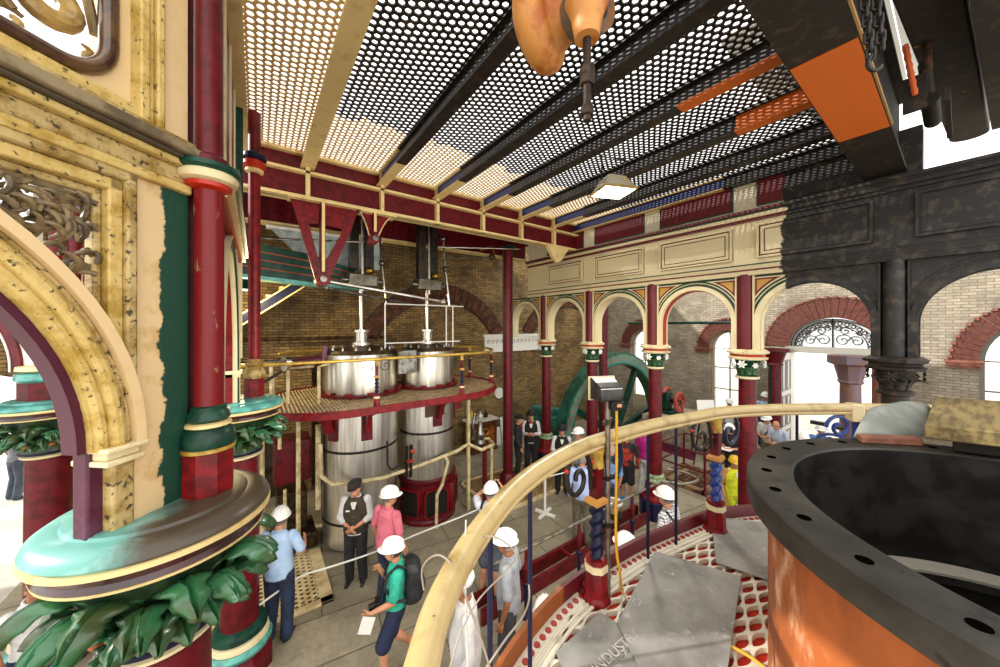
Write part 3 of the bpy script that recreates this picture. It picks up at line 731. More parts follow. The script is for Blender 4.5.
obj('roll_moulding', roll(ri+.03, .024, .0), m_old, rg); obj('roll_moulding', roll(ri+.075, .03, -.012), m_old, rg); obj('roll_moulding', roll(ri+.118, .014, -.005), m_old2, rg)
obj('label_moulding', MB().band(A(ri+.128), A(ri+.168), fo, -.045, .02), m_fresh, rg)
# rectangular frame of the pierced spandrel
fm = obj('spandrel_frame', MB().prism(P4(.22, .262, 3.98, 5.0), fo, -.035, .08).prism(P4(.22, 2.7, 4.955, 5.0), fo, -.035, .08), m_old2, fc, bevel=.01)
obj('frame_step', MB().prism(P4(.262, .315, 4.05, 4.955), fo, -.015, .07).prism(P4(.262, 2.7, 4.90, 4.955), fo, -.015, .07), m_old, fm, bevel=.008)
obj('frame_step', MB().prism(P4(.315, .345, 4.15, 4.90), fo, .02, .07).prism(P4(.315, 2.7, 4.865, 4.90), fo, .02, .07), m_old2, fm, bevel=.008)
def pt(s, z, d=.045): return fo[0] + fo[1]*s + fo[2]*z + fo[3]*d
sw = obj('scrollwork', MB().prism(P4(.33, 2.6, 4.845, 4.875), fo, .03, .06), m_grey, fm)
def vol(s, z, r, turns, a0, dirn, rad, d=.045):
    n = int(turns*14); obj('scroll', MB().tube([pt(s + r*(1-i/n*.85)*cos(a0 + dirn*i/14*2*pi), z + r*(1-i/n*.85)*sin(a0 + dirn*i/14*2*pi), d) for i in range(n+1)], [rad*(1-.5*i/n) for i in range(n+1)], 7), m_grey, sw)
for q in ((.52, 4.74, .085, 1.3, 2.6, 1, .022), (.69, 4.76, .09, 1.3, .2, -1, .022), (.44, 4.60, .06, 1.2, 3.4, 1, .017), (.85, 4.79, .06, 1.3, 2.0, 1, .02), (.40, 4.42, .045, 1.1, 2.2, 1, .014), (1.02, 4.8, .05, 1.2, 1, -1, .018), (1.9, 4.76, .09, 1.3, 1, -1, .022)): vol(*q)
RQ = random.Random(4)
k = 0
while k < 52:                                 # acanthus fronds filling the corner between arch and frame
    s_, z_ = RQ.uniform(.36, .95), RQ.uniform(4.0, 4.83); dd0 = sqrt((s_-sc_)**2 + (z_-zs)**2)
    if dd0 < ri+.17 or dd0 > ri+.62: continue
    k += 1; dr = -1 if k % 2 else 1; pts = []; rr = []; an = atan2(z_-zs, -(s_-sc_)) + RQ.uniform(-.8, .8)
    for i in range(9):
        pts.append(pt(s_, z_, .03 + .02*sin(i*.6 + k))); rr.append(.003 + .0095*sin(pi*(i+.6)/9.4))
        s_ -= .016*cos(an); z_ += .016*sin(an); an += dr*.28
        if s_ < .33 or z_ > 4.86 or (s_-sc_)**2 + (z_-zs)**2 < (ri+.14)**2: break
    if len(pts) > 3: obj('leaf', MB().tube(pts, rr, 6), m_grey, sw)
# string course mouldings
for nm, z0, z1, d, m in (('string_bed', 5.0, 5.05, .03, m_old), ('string_band', 5.05, 5.13, .012, m_old2), ('string_roll', 5.13, 5.165, .05, m_old), ('string_fillet', 5.165, 5.185, .075, mat('dark fillet line', '#4f4433', .6, space='World')),  # fillet is one even darker line below the cap
                         ('string_cap', 5.185, 5.235, .10, mat('shaded cream', '#8c7c5c', .55, col2='#5d4f38', scale=6, space='World')), ('string_slope', 5.235, 5.27, .06, m_old2)):  # cap in darker cream: the ledge's shade is put into its colour
    obj(nm, MB().prism(P4(-.03, 2.7, z0, z1), fo, -d, .17), m, fc, bevel=.008)
# upper pierced panel with round-cornered glossy frame
obj('upper_strip', MB().prism(P4(-.03, .10, 5.27, 7.05), fo, 0, .17), m_fresh, fc, smooth=0)
obj('upper_stile', MB().prism(P4(.10, .135, 5.27, 7.05), fo, -.03, .17).prism(P4(.135, .165, 5.27, 7.05), fo, -.012, .17).prism(P4(.165, .205, 5.27, 7.05), fo, -.03, .17), m_old, fc, bevel=.008)
obj('upper_rail', MB().prism(P4(.19, 2.7, 5.27, 5.33), fo, -.02, .17), m_old, fc)
def rrect(s0, s1, z0, z1, r, n=8):
    o = []
    for cx, cz, a in ((s1-r, z0+r, -pi/2), (s1-r, z1-r, 0), (s0+r, z1-r, pi/2), (s0+r, z0+r, pi)): o += arc((cx, cz), r, a, a+pi/2, n)
    return o
op = rrect(.285, 2.4, 5.38, 6.9, .17)
obj('round_frame', MB().tube([pt(q[0], q[1], .03) for q in op], .034, 12, True), mat('brown gloss frame', '#3a2119', .2, col2='#5d4326', scale=5, coat=.6), fc)
fil = []
big = [(min(max(q[0], .0), 9), q[1]) for q in rrect(.2, 2.5, 5.32, 7.0, .004)]
obj('panel_ground', MB().band(op, big, fo, .03, .14, True), m_fresh, fc, smooth=0)
m_scr = mat('gold cast scroll', '#a9894a', .35, col2='#6d5528', scale=7, space='World')
ps = obj('panel_scroll', MB().tube([pt(.30, 5.6, .08), pt(.36, 5.9, .08), pt(.30, 6.2, .08)], .02, 8), m_scr, fc)
def vol2(s, z, r, turns, a0, dirn, rad):
    n = int(turns*18); obj('scroll', MB().tube([pt(s + r*(1-i/n*.8)*cos(a0 + dirn*i/18*2*pi), z + r*(1-i/n*.8)*sin(a0 + dirn*i/18*2*pi), .07 + .02*sin(i*.3)) for i in range(n+1)], [rad*(.5 + .8*sin(pi*i/n)) for i in range(n+1)], 10), m_scr, ps)
for q in ((.47, 5.60, .13, 1.5, -1.0, 1, .030), (.70, 5.58, .14, 1.4, 3.6, -1, .034), (.40, 5.86, .10, 1.3, -.5, 1, .028), (.62, 5.86, .15, 1.4, 2.5, -1, .036), (.9, 5.7, .14, 1.4, -1, 1, .034), (.33, 5.47, .05, 1.1, 1.2, 1, .014), (.56, 5.44, .06, 1.1, 2.4, -1, .016), (1.3, 5.8, .2, 1.4, -1, 1, .04)): vol2(*q)
# corner shaft of the pier
c = cw(-1.625, 1.87, 0)
sh = thing('corner_shaft', 'slender dark red shaft with green moulded base and ring, on the nearest pier', 'shaft', c + Vector((0,0,3.3)))
obj('pedestal', MB().lathe(c, [(.115, 3.305), (.115, 3.6), (.105, 3.62)], 8, phase=.5), m_red, sh, smooth=20)
obj('torus', MB().lathe(c, [(.1, 3.61), (.118, 3.64), (.122, 3.68), (.11, 3.72), (.085, 3.74)], 24), m_green, sh)
obj('gold_line', MB().lathe(c, [(.09, 3.605), (.119, 3.612), (.119, 3.63), (.1, 3.638)], 24), m_gold, sh); obj('gold_line', MB().lathe(c, [(.08, 3.735), (.103, 3.745), (.1, 3.76), (.08, 3.77)], 24), m_cream, sh)
obj('ring', MB().lathe(c, [(.08, 3.765), (.098, 3.785), (.09, 3.81), (.078, 3.83), (.08, 3.85), (.065, 3.86)], 24), m_green, sh)
obj('stem', MB().lathe(c, [(.068, 3.83), (.066, 5.06)], 24), mat('chipped red paint', '#720d15', .36, col2='#8a6a4a', scale=24, lo=.64, hi=.7, stretch=(1, 1, .3), spec=.35), sh)
obj('ring_red', MB().lathe(c, [(.066, 5.04), (.10, 5.055), (.104, 5.075), (.09, 5.08)], 28), m_scarlet, sh)
obj('ring_cream', MB().lathe(c, [(.09, 5.075), (.125, 5.09), (.135, 5.12), (.125, 5.135)], 28), m_creaml, sh)
obj('ring_green', MB().lathe(c, [(.12, 5.13), (.145, 5.15), (.14, 5.175), (.1, 5.19)], 28), m_green, sh)
obj('upper_stem', MB().lathe(c, [(.095, 5.185), (.09, 5.22), (.064, 5.24), (.062, 7.06)], 24), m_maroon, sh)

# --- bay along the room from the near pier to the next column
fv = frame((-.2, 0, 0), (0, 1, 0))            # depth axis points to +u: into the room
va, vb = 2.56, 5.30; vcn = (va+vb)/2; hw = 1.16; sp = 3.86
bw = thing('side_arch', 'maroon and green painted arch with cream lines along the left of the hall', 'arch', (-.2, vcn, 3.3))
obj('wall', wall_open(MB(), fv, va, vb, 3.3, 5.1, [(vcn, hw, 3.3, sp, hw)], -.2, 0, 24), m_maroon, bw, smooth=0)
st = lambda r: [(vcn-r, 3.31)] + arc((vcn, sp), r, pi, 0, 32) + [(vcn+r, 3.31)]
obj('arch_ring', MB().band(st(hw-.02), st(hw+.06), fv, -.02, .03), m_green, bw)
obj('cream_line', MB().band(st(hw+.06), st(hw+.085), fv, -.02, .04), m_creaml, bw); obj('cream_line', MB().band(st(hw-.035), st(hw-.015), fv, -.03, .015), m_creaml, bw)
obj('intrados', MB().band(st(hw-.05), st(hw-.01), fv, -.2, -.03), m_red, bw)
for v in (vcn-hw, vcn+hw): obj('impost', MB().span((-.36, v-.07, 3.72), (-.14, v+.07, 3.76)).span((-.35, v-.05, 3.68), (-.155, v+.05, 3.72)), m_creaml, bw)
for nm, z0, z1, d, m in (('string_red', 5.05, 5.09, .05, m_scarlet), ('string_cream', 5.09, 5.15, .09, m_cream), ('string_green', 5.15, 5.2, .12, m_green)):
    obj(nm, MB().prism(P4(va-.1, vb+.05, z0, z1), fv, -.1, d), m, bw)
obj('upper_wall', MB().prism(P4(va, vb, 5.2, 7.06), fv, -.15, 0), m_maroon, bw, smooth=0)
for v0 in (2.75, 3.25, 3.9, 4.6): obj('upper_line', MB().span((-.21, v0, 5.2), (-.185, v0+.05, 7.0)), m_creaml, bw)
obj('green_edge', MB().span((-.25, 4.95, 5.2), (-.13, 5.12, 7.05)), m_green, bw); obj('cream_edge', MB().span((-.25, 5.12, 3.9), (-.14, 5.17, 7.05)), m_creaml, bw)
c = cw(-3.19, 4.35, 0)
sh = thing('corner_shaft', 'slender dark red shaft with navy and scarlet ring, beyond the side arch', 'shaft', c + Vector((0,0,3.3)))
obj('pedestal', MB().lathe(c, [(.115, 3.305), (.115, 3.6), (.105, 3.62)], 8, phase=.5), m_red, sh, smooth=20)
obj('torus', MB().lathe(c, [(.1, 3.61), (.118, 3.64), (.122, 3.68), (.11, 3.72), (.085, 3.76), (.1, 3.79), (.07, 3.86)], 24), m_old2, sh)
obj('stem', MB().lathe(c, [(.068, 3.83), (.066, 6.4)], 24), m_red, sh)
obj('ring_cream', MB().lathe(c, [(.066, 6.26), (.1, 6.28), (.1, 6.31), (.09, 6.32)], 24), m_cream, sh); obj('ring_red', MB().lathe(c, [(.09, 6.31), (.13, 6.36), (.13, 6.4), (.1, 6.43)], 24), m_scarlet, sh); obj('ring_navy', MB().lathe(c, [(.1, 6.42), (.135, 6.45), (.13, 6.5), (.1, 6.52)], 24), m_navy, sh)
obj('upper_stem', MB().lathe(c, [(.07, 6.5), (.07, 7.05)], 20), m_maroon, sh)

# --- far octagon arch beyond the third column
E3 = cw(-1, -.12, 0).normalized(); o3 = Vector((LC.x, LC.y, 0)); f3 = frame(o3, E3)
t = thing('far_arch', 'white and maroon painted arch with pierced holes, seen through the big cream arch', 'arch', o3 + Vector((0,0,3.3)))
cs, rr, zz = 1.30, .98, 3.75
obj('pedestal', MB().lathe(o3, [(.24, 3.3), (.24, 3.62)], 8, phase=.5), m_maroon, t, smooth=20)
obj('pedestal_ring', MB().lathe(o3, [(.24, 3.6), (.27, 3.63), (.26, 3.7), (.2, 3.73)], 24), m_turq, t); obj('pedestal_cap', MB().lathe(o3, [(.2, 3.72), (.26, 3.74), (.25, 3.79), (.12, 3.8)], 24), m_creaml, t)
AA = lambda r: [(cs-r, 3.72)] + arc((cs, zz), r, pi, 0, 28)
obj('wall', wall_open(MB(), f3, .12, 2.6, 3.75, 6.3, [(cs, rr+.1, 3.75, zz, rr+.1)], -.05, .05), m_white, t, smooth=0)
obj('arch_ring', MB().band(AA(rr), AA(rr+.1), f3, -.08, .08), m_maroon, t); obj('arch_line', MB().band(AA(rr-.02), AA(rr), f3, -.09, .09), m_white, t)
obj('shaft', MB().lathe(o3 + cw(.16, -.05, 0), [(.06, 3.78), (.06, 6.3)], 16), m_red, t)
obj('shaft', MB().lathe(o3 + cw(.31, .02, 0), [(.06, 3.6), (.06, 6.3)], 16), m_maroon, t)
# ---------------------------------------------------------------- steam cylinders and their gallery
m_jacket = mat('planished steel jacket', '#e6e3dc', .36, 1, col2='#b5b0a6', scale=7, lo=.4, hi=.7, stretch=(1.5, 1.5, .08), col3='#f4f1ea', scale3=16, lo3=.6, hi3=.75)
m_lid = mat('blackened cylinder lid', '#2a2016', .45, .6, col2='#5a4328', scale=11)
m_brass = mat('brass', '#b58d3c', .28, 1, col2='#8c6a28', scale=8)
m_pipe = mat('cream pipe paint', '#cdbf93', .42, col2='#a8946a', scale=7)
m_rail = mat('brass yellow handrail', '#c3a044', .35, .5, col2='#a08034', scale=9)
def cylinder(label, uc, vc, r, ztop, base):
    c = Vector((uc, vc, 0)); t = thing('steam_cylinder', label, 'cylinder', c)
    z0 = .95 if base else .04
    obj('jacket', MB().lathe(c, [(r-.02, z0), (r, z0+.02), (r, 2.81)], 56, cap=False), m_jacket, t)
    obj('upper_jacket', MB().lathe(c, [(r, 2.94), (r, 3.68), (r-.01, 3.72), (r-.03, 3.73)], 56, cap=False), mat('warm planished steel', '#dcd8cc', .3, 1, col2='#aaa291', scale=5, stretch=(1.5, 1.5, .12)), t)
    obj('waist', MB().lathe(c, [(r-.02, 2.76), (r-.02, 2.98)], 40, cap=False), m_lid, t)
    for z in ((1.93,) if base else (1.86, .5)): obj('strap', MB().lathe(c, [(r, z), (r+.012, z+.005), (r+.012, z+.045), (r, z+.05)], 56, cap=False), m_black, t)
    ft = obj('foot_flange', MB().lathe(c, [(r+.03, 2.92), (r+.09, 2.93), (r+.09, 2.97), (r+.02, 2.98)], 56, cap=False), m_maroon, t)
    for k in range(12):
        a = k*pi/6; obj('flange_lug', MB().box(c + Vector((cos(a)*(r+.06), sin(a)*(r+.06), 2.99)), (.08, .14, .05), a), m_red, ft, bevel=.01)
    ld = obj('lid', MB().lathe(c, [(r-.02, 3.7), (r-.01, 3.75), (r-.05, 3.8), (r*.6, 3.83), (r*.3, 3.88), (.1, 3.9)], 48), m_lid, t)
    for k in range(16):
        a = k*pi/8; obj('lid_bolt', MB().lathe(c + Vector((cos(a)*(r-.09), sin(a)*(r-.09), 3.79)), [(.028, 0), (.028, .05), (.015, .055), (.015, .08)], 6), m_steeld, ld, smooth=20)
    obj('gland', MB().lathe(c, [(.2, 3.85), (.2, 3.94), (.13, 3.95), (.13, 4.14), (.17, 4.15), (.17, 4.2), (.06, 4.22)], 24), m_steel, t)
    obj('piston_rod', MB().cyl(c + Vector((0,0,4.1)), c + Vector((0,0,5.35)), .042, n=16), m_steel, t)
    if base:
        bs = obj('bed', MB().lathe(c, [(r+.05, 0), (r+.05, .06), (r+.02, .1), (r+.02, .86), (r+.06, .9), (r+.06, .95), (r-.02, .97)], 48), m_maroon, t)
        for a in (radians(-96), radians(-150), radians(-40)):
            d = Vector((cos(a), sin(a), 0)); f = frame(c + d*(r+.02), Vector((-sin(a), cos(a), 0)))
            hole = [(x, z) for x, z in [(-.2, .2), (.2, .2), (.24, .26), (.24, .66), (.2, .74), (-.2, .74), (-.24, .66), (-.24, .26)]]
            obj('bed_window', MB().prism(hole, f, -.03, .02), m_black, bs, smooth=0)
            obj('window_rim', MB().band(hole, [(x*1.12, .47 + (z-.47)*1.1) for x, z in hole], f, -.05, .05, True), m_red, bs)
    return t
CL, CR = (1.77, 7.37, .72), (3.2, 7.28, .60)
cylinder('larger polished steel steam cylinder, standing behind the man in the flat cap', *CL, 3.72, False)
cylinder('smaller polished steel steam cylinder on a maroon bed, right of the larger one', *CR, 3.72, True)
# flat steel cover bridging the two jackets
tag(obj('jacket_bridge', MB().span((2.33, 6.72, 3.3), (2.72, 6.76, 3.76)).span((2.33, 6.72, 3.74), (2.72, 7.1, 3.77)), m_steeld, loc=(2.5, 6.8, 3.3), bevel=.005), 'flat dull steel cover plate bridging the tops of the two cylinders', 'plate', kind='thing')

# the oval platform round the cylinders
def stadium(u0, u1, v, r, z, n=14, sq=1.0):
    return [Vector((u1 + r*cos(a)*sq, v + r*sin(a), z)) for a in [-pi/2 + pi*i/n for i in range(n+1)]] + [Vector((u0 + r*cos(a)*sq, v + r*sin(a), z)) for a in [pi/2 + pi*i/n for i in range(n+1)]]
PZ, PV, PR = 2.90, 7.15, 1.37
pl = thing('cylinder_platform', 'oval slatted platform with deep red rim encircling the two steam cylinders', 'platform', (2.6, PV, PZ))
rim = stadium(1.3, 3.35, PV, PR, PZ)
obj('rim', MB().ring([[p + Vector((0,0,-.10)) for p in rim], [Vector((2.4 + (p.x-2.4)*1.012, PV + (p.y-PV)*1.02, PZ-.09)) for p in rim], [Vector((2.4 + (p.x-2.4)*1.012, PV + (p.y-PV)*1.02, PZ+.035)) for p in rim], [p + Vector((0,0,.035)) for p in rim], [p + Vector((0,0,-.10)) for p in rim]], cap=False), m_red, pl)
mb = MB(); k = 0
u = 1.3 - PR + .03
while u < 3.35 + PR - .03:                   # slats, cut where the cylinders come through
    du = (1.3 - u) if u < 1.3 else (u - 3.35) if u > 3.35 else 0
    h = sqrt(max(PR*PR - du*du, 0)) - .02; segs = [(PV-h, PV+h)]
    for cu, cv, r in (CL, CR):
        if abs(u - cu) < r - .03:
            q = sqrt((r-.03)**2 - (u-cu)**2); segs = [s for a, b in segs for s in ((a, min(b, cv-q)), (max(a, cv+q), b)) if s[1] - s[0] > .03]
    for a, b in segs: mb.span((u-.016, a, PZ-.01), (u+.016, b, PZ+.01))
    u += .058
for vv in (5.95, 6.25, 6.5, 8.1, 8.3): mb.span((.8, vv-.012, PZ-.03), (4.0, vv+.012, PZ-.008))
tag(obj('slat', mb, mat('cream slat paint', '#b8a07a', .55, col2='#8e7654', scale=8), pl), None, None, None, 'stuff')
for uc, vc, r, a in ((CL[0], CL[1], CL[2], -pi/2-.1), (CR[0], CR[1], CR[2], -pi/2-.05), (CR[0], CR[1], CR[2], -.25), (CL[0], CL[1], CL[2], pi+.6)):   # scrolled brackets
    d = Vector((cos(a), sin(a), 0)); p = Vector((uc, vc, 0)) + d*r
    fr_ = frame(p, d)
    bk = obj('bracket', MB().box(p + d*.02 + Vector((0,0,2.42)), (.04, .2, .62), a), m_maroon, pl, bevel=.006)
    obj('bracket_arm', MB().band(arc((.66, 2.25), .48, pi*.97, pi/2, 12), [(.02, 2.3)] + [(q[0]*.8, 2.78) for q in arc((.66, 2.25), .48, pi*.97, pi/2, 12)][1:], fr_, -.04, .04), m_red, bk)
    obj('bracket_scroll', MB().tube([p + d*(.22 + .07*(1-i/20)*cos(i*.5)) + Vector((0,0,2.6 + .09*(1-i/20)*sin(i*.5))) for i in range(16)], .018, 6), m_gold, bk)

def helix_post(par, p, h, foot, twist=m_navy, n=1, s=1.0):
    """cast baluster: octagonal foot, twisted shaft, bands and square head; s scales the girth"""
    c = Vector(p)
    obj('foot', MB().lathe(c, [(.105*s, 0), (.105*s, .02*h), (.085*s, .04*h), (.08*s, .15*h), (.06*s, .2*h)], 8, phase=.5), m_red, par, smooth=20)
    obj('foot_band', MB().lathe(c, [(.06*s, .19*h), (.085*s, .20*h), (.085*s, .235*h), (.06*s, .245*h)], 8, phase=.5), m_creaml, par, smooth=20)
    obj('upper_foot', MB().lathe(c, [(.07*s, .24*h), (.08*s, .25*h), (.075*s, .275*h), (.05*s, .28*h)], 8, phase=.5), m_red, par, smooth=20)
    loops = []
    for i in range(45):
        z = .27*h + (.36*h)*i/44
        loops.append([c + Vector((cos(2*pi*j/16)*(.042*s)*(1 + .30*cos(2*(2*pi*j/16) - i*.62)), sin(2*pi*j/16)*(.042*s)*(1 + .30*cos(2*(2*pi*j/16) - i*.62)), z)) for j in range(16)])
    obj('twisted_shaft', MB().ring(loops), twist, par)
    obj('mid_band', MB().lathe(c, [(.05*s, .62*h), (.085*s, .64*h), (.085*s, .665*h), (.055*s, .68*h)], 4, phase=.5), mat('ochre band', '#c08a42', .45), par, smooth=20)
    obj('head', MB().lathe(c, [(.05*s, .67*h), (.052*s, .87*h), (.06*s, .875*h), (.06*s, .89*h)], 4, phase=.5), m_maroon, par, smooth=20)
    obj('neck', MB().lathe(c, [(.055*s, .88*h), (.05*s, .95*h), (.06*s, h)], 12), m_gold, par)
ra = thing('platform_railing', 'yellow brass handrail on twisted navy and red posts around the cylinder platform', 'railing', (2.4, PV, PZ))
rl = stadium(1.3, 3.35, PV, PR-.05, PZ+.82, 16)
run = rl[-8:] + rl[:26]
run = [Vector((-.6, 5.98, PZ+.82)), Vector((.2, 5.90, PZ+.82)), Vector((.9, 5.85, PZ+.82))] + rl[0:22]
obj('handrail', MB().tube(run, .026, 10), m_rail, ra)
for k, p in enumerate([run[0] + Vector((.25, -.02, 0)), run[2] + Vector((.75, -.02, 0)), rl[0] + Vector((-.05, 0, 0)), rl[6], rl[10], rl[14]]):
    pp = Vector((p.x, p.y, PZ)); ps = obj('post', MB().cyl(pp + Vector((0,0,.01)), pp + Vector((0,0,.81)), .012, n=6), m_navy, ra)
    helix_post(ps, pp, .80, None, m_navy, s=.62)
    if k in (1, 2):
        for sg in (-1, 1):
            cc = pp + Vector((sg*.15, 0, .70)); obj('scroll', MB().tube([cc + Vector((sg*.09*(1-i/20)*cos(i*.45 + pi), 0, .09*(1-i/20)*sin(i*.45 + pi))) for i in range(18)] , .007, 5), m_black, ps)
# link walkway and stair on the left
mb = MB().span((-.9, 5.75, PZ-.02), (.1, 6.9, PZ+.01)); pw = tag(obj('link_walkway', mb, MATS['cream slat paint'], loc=(-.4, 6.2, PZ)), 'short cream gangway joining the cylinder platform to the left arcade', 'walkway', kind='thing')
obj('edge_plate', MB().span((-.9, 5.70, PZ-.16), (.15, 5.76, PZ+.03)), m_navy, pw); obj('edge_line', MB().span((-.9, 5.69, PZ-.19), (.15, 5.77, PZ-.15)).span((-.9, 5.69, PZ+.03), (.15, 5.77, PZ+.05)), m_cream, pw)
def stair(label, p, q, w, n, off):
    t = thing('iron_stair', label, 'stair', p); p, q = Vector(p), Vector(q); d = q - p
    for k, o in enumerate((0, w)):
        sv = Vector(off)*o
        obj('stringer', MB().bar(p + sv, q + sv, .04, .22), m_navy, t)
        obj('stringer_line', MB().bar(p + sv + Vector((0,0,.12)), q + sv + Vector((0,0,.12)), .05, .025).bar(p + sv - Vector((0,0,.12)), q + sv - Vector((0,0,.12)), .05, .025), m_cream, t)
    for i in range(n):
        c = p + d*(i+.5)/n + Vector(off)*w/2 + Vector((0,0,.1))
        obj('tread', MB().box(c, (.26 if abs(off[1]) else w, w if abs(off[1]) else .26, .03)), m_cream, t)
stair('navy iron stair with cream edges descending left from the cylinder platform gangway', (-1.75, 7.0, 1.6), (-.2, 6.7, 2.72), .5, 5, (0, 1, 0))
stair('navy iron stair with cream treads climbing along the brown back wall', (-.6, 9.0, 4.15), (1.45, 9.0, 5.75), .6, 8, (0, 1, 0))
# black brace and pipework left of the big cylinder
t = thing('valve_gear', 'cluster of pipes, maroon valve chest and cocks packed against the larger cylinder\'s left side', 'machinery', (.7, 7.7, 0))
def pipe(name, pts, r, m, par=None): return obj(name, MB().tube(pts, r, 10), m, par or t)
obj('valve_chest', MB().span((.25, 7.3, 1.35), (.85, 7.9, 2.15)), m_maroon, t, bevel=.04)
obj('valve_chest', MB().span((.3, 7.5, .35), (.8, 8.0, 1.1)), m_lid, t, bevel=.03)
for u, v, z0, z1, r in ((.08, 7.2, 0, 2.75, .035), (.42, 7.25, 0, 1.3, .03), (.62, 7.15, .1, 2.6, .04), (.0, 7.9, 0, 2.6, .05), (.95, 7.2, .8, 2.4, .05), (.33, 7.1, 2.1, 2.7, .03)): pipe('standpipe', [(u, v, z0), (u, v, z1)], r, m_pipe)
pipe('drain_pipe', [(.95, 6.95, 2.1), (.95, 6.85, 1.55), (1.1, 6.68, 1.42), (1.5, 6.62, 1.37), (2.0, 6.6, 1.33), (2.45, 6.64, 1.35), (2.9, 6.6, 1.4), (3.6, 6.58, 1.5), (3.95, 6.7, 1.55), (4.2, 6.5, 1.42), (4.62, 6.62, 1.42), (4.7, 6.95, 1.45), (4.3, 7.1, 1.5)], .04, m_pipe)
pipe('drop_pipe', [(3.3, 6.58, 1.46), (3.34, 6.5, 1.35), (3.2, 6.5, .9), (3.08, 6.5, .72), (3.06, 6.5, .02)], .035, m_pipe)
for u in (2.46, 2.55): pipe('cock', [(u, 6.62, 1.2), (u, 6.6, 1.85)], .035, m_black)
obj('cock_wheel', MB().lathe((2.5, 6.52, 1.55), [(.07, 0), (.07, .03)], 12), mat('cock red', '#a3301e', .4), t); obj('cock_knob', MB().ball((2.55, 6.52, 1.75), .05), MATS['cock red'], t)
pipe('bent_rod', [(2.05, 6.55, 2.05), (2.05, 6.52, 1.6), (2.12, 6.52, 1.48), (2.4, 6.6, 1.5)], .018, m_black)
for k, (u, v) in enumerate(((.2, 6.9), (.45, 7.0), (.9, 6.75), (.25, 7.6))): pipe('upper_pipe', [(u, v, PZ), (u, v, PZ+.65), (u+.18, v+.03, PZ+.7)] if k == 2 else [(u, v, PZ), (u, v, PZ+.75 - .1*k)], .03, m_pipe)
obj('steam_inlet', MB().tube([(.45, 7.0, 3.62), (.8, 7.2, 3.62), (1.1, 7.3, 3.62)], .08, 14).tube([(1.05, 7.2, 3.6), (1.08, 7.2, 3.9)], .06, 10), mat('plum paint', '#5b1e35', .3, coat=.4), t)
obj('inlet_flange', MB().cyl((.38, 6.97, 3.62), (.46, 7.0, 3.62), .13, n=16), m_steel, t)
obj('spindle', MB().cyl((-.7, 6.6, 3.66), (.4, 7.0, 3.66), .022, n=8), m_steeld, t); obj('brace', MB().bar((-.6, 7.0, 2.9), (.35, 6.85, 3.5), .03, .05), m_black, t)
obj('base_block', MB().span((.15, 7.35, 0), (.95, 8.1, .3)), m_lid, t, bevel=.03)
for k in range(5): obj('oil_cup', MB().lathe((-.25 + .09*k, 8.3, .9), [(.02, 0), (.03, .03), (.03, .09), (.01, .13)], 10), m_brass, t)
obj('cup_shelf', MB().span((-.35, 8.22, .84), (.2, 8.4, .9)), m_lid, t)
# right of the cylinders: cock tray, feed pipes
t = thing('feed_pump', 'cream pipe frame with small steel pump and valves, right of the smaller cylinder', 'pump', (4.3, 6.9, 0))
for u, v, z in ((4.0, 6.75, 2.7), (4.12, 7.0, 2.6), (4.75, 6.9, 1.4)): pipe('standpipe', [(u, v, 0), (u, v, z)], .04, m_pipe, t)
obj('standpipe_base', MB().lathe((4.45, 6.75, 0), [(.12, 0), (.12, .05), (.06, .1), (.055, 1.35), (.1, 1.4)], 14), m_maroon, t)
obj('pump_body', MB().lathe((4.35, 6.8, 1.42), [(.1, 0), (.14, .06), (.1, .14), (.12, .26), (.07, .36), (.05, .55)], 16).tube([(4.2, 6.8, 1.6), (4.1, 6.75, 1.9), (4.2, 6.8, 2.2)], .04), m_steeld, t)
obj('valve_wheel', MB().tube([Vector((4.45 + .08*cos(a), 6.72, 1.72 + .08*sin(a))) for a in [i*pi/8 for i in range(16)]], .014, 6, True), m_brass, t)
obj('oil_can', MB().lathe((4.3, 7.1, 2.0), [(.05, 0), (.05, .09), (.015, .14), (.01, .2)], 12), mat('yellow enamel', '#d9b51c', .3), t)
tag(obj('white_splash_stone', MB().box((4.1, 6.2, .03), (.3, .22, .06), .4), m_white, loc=(4.1, 6.2, 0), bevel=.02), 'small white block on the floor beside the maroon cylinder bed', 'block', kind='thing')
# name plate on the jacket
a = -pi/2 + .02; d = Vector((cos(a), sin(a), 0)); p = Vector((CR[0], CR[1], 2.45)) + d*(CR[2]+.01); f = frame(p + Vector((-.05,0,0)), (1, 0, 0))
t = thing('name_plate', 'small brown lettered plate fixed to the smaller cylinder\'s jacket', 'plate', p)
obj('board', MB().prism([(-.28, -.11), (.16, -.11), (.16, .13), (-.28, .13)], f, .0, .03), mat('plate brown', '#4a2f1c', .5), t)
def text(name, s, loc, e1, e2, size, m, parent=None, ext=.002):
    cu = bpy.data.curves.new(name, 'FONT'); cu.body = s; cu.size = size; cu.extrude = ext; cu.align_x = 'CENTER'; cu.align_y = 'CENTER'
    tmp = bpy.data.objects.new('tmp', cu); COL.objects.link(tmp); dg = bpy.context.evaluated_depsgraph_get()
    me = bpy.data.meshes.new_from_object(tmp.evaluated_get(dg)); bpy.data.objects.remove(tmp)
    e1, e2 = Vector(e1).normalized(), Vector(e2).normalized(); e3 = e1.cross(e2); o0 = MW[parent.name] if parent else Vector(loc)
    for v in me.vertices: v.co = Vector(loc) + e1*v.co.x + e2*v.co.y + e3*v.co.z - o0
    me.materials.clear(); me.materials.append(m); o = bpy.data.objects.new(name, me); COL.objects.link(o)
    if parent: o.parent = parent
    else: o.location = o0
    MW[o.name] = o0; return o
for z, s in ((.06, 'PRINCE'), (-.04, 'CONSORT')): text('lettering', s, p + Vector((-.11, -.004, z)), (1,0,0), (0,0,1), .085, m_white, t)

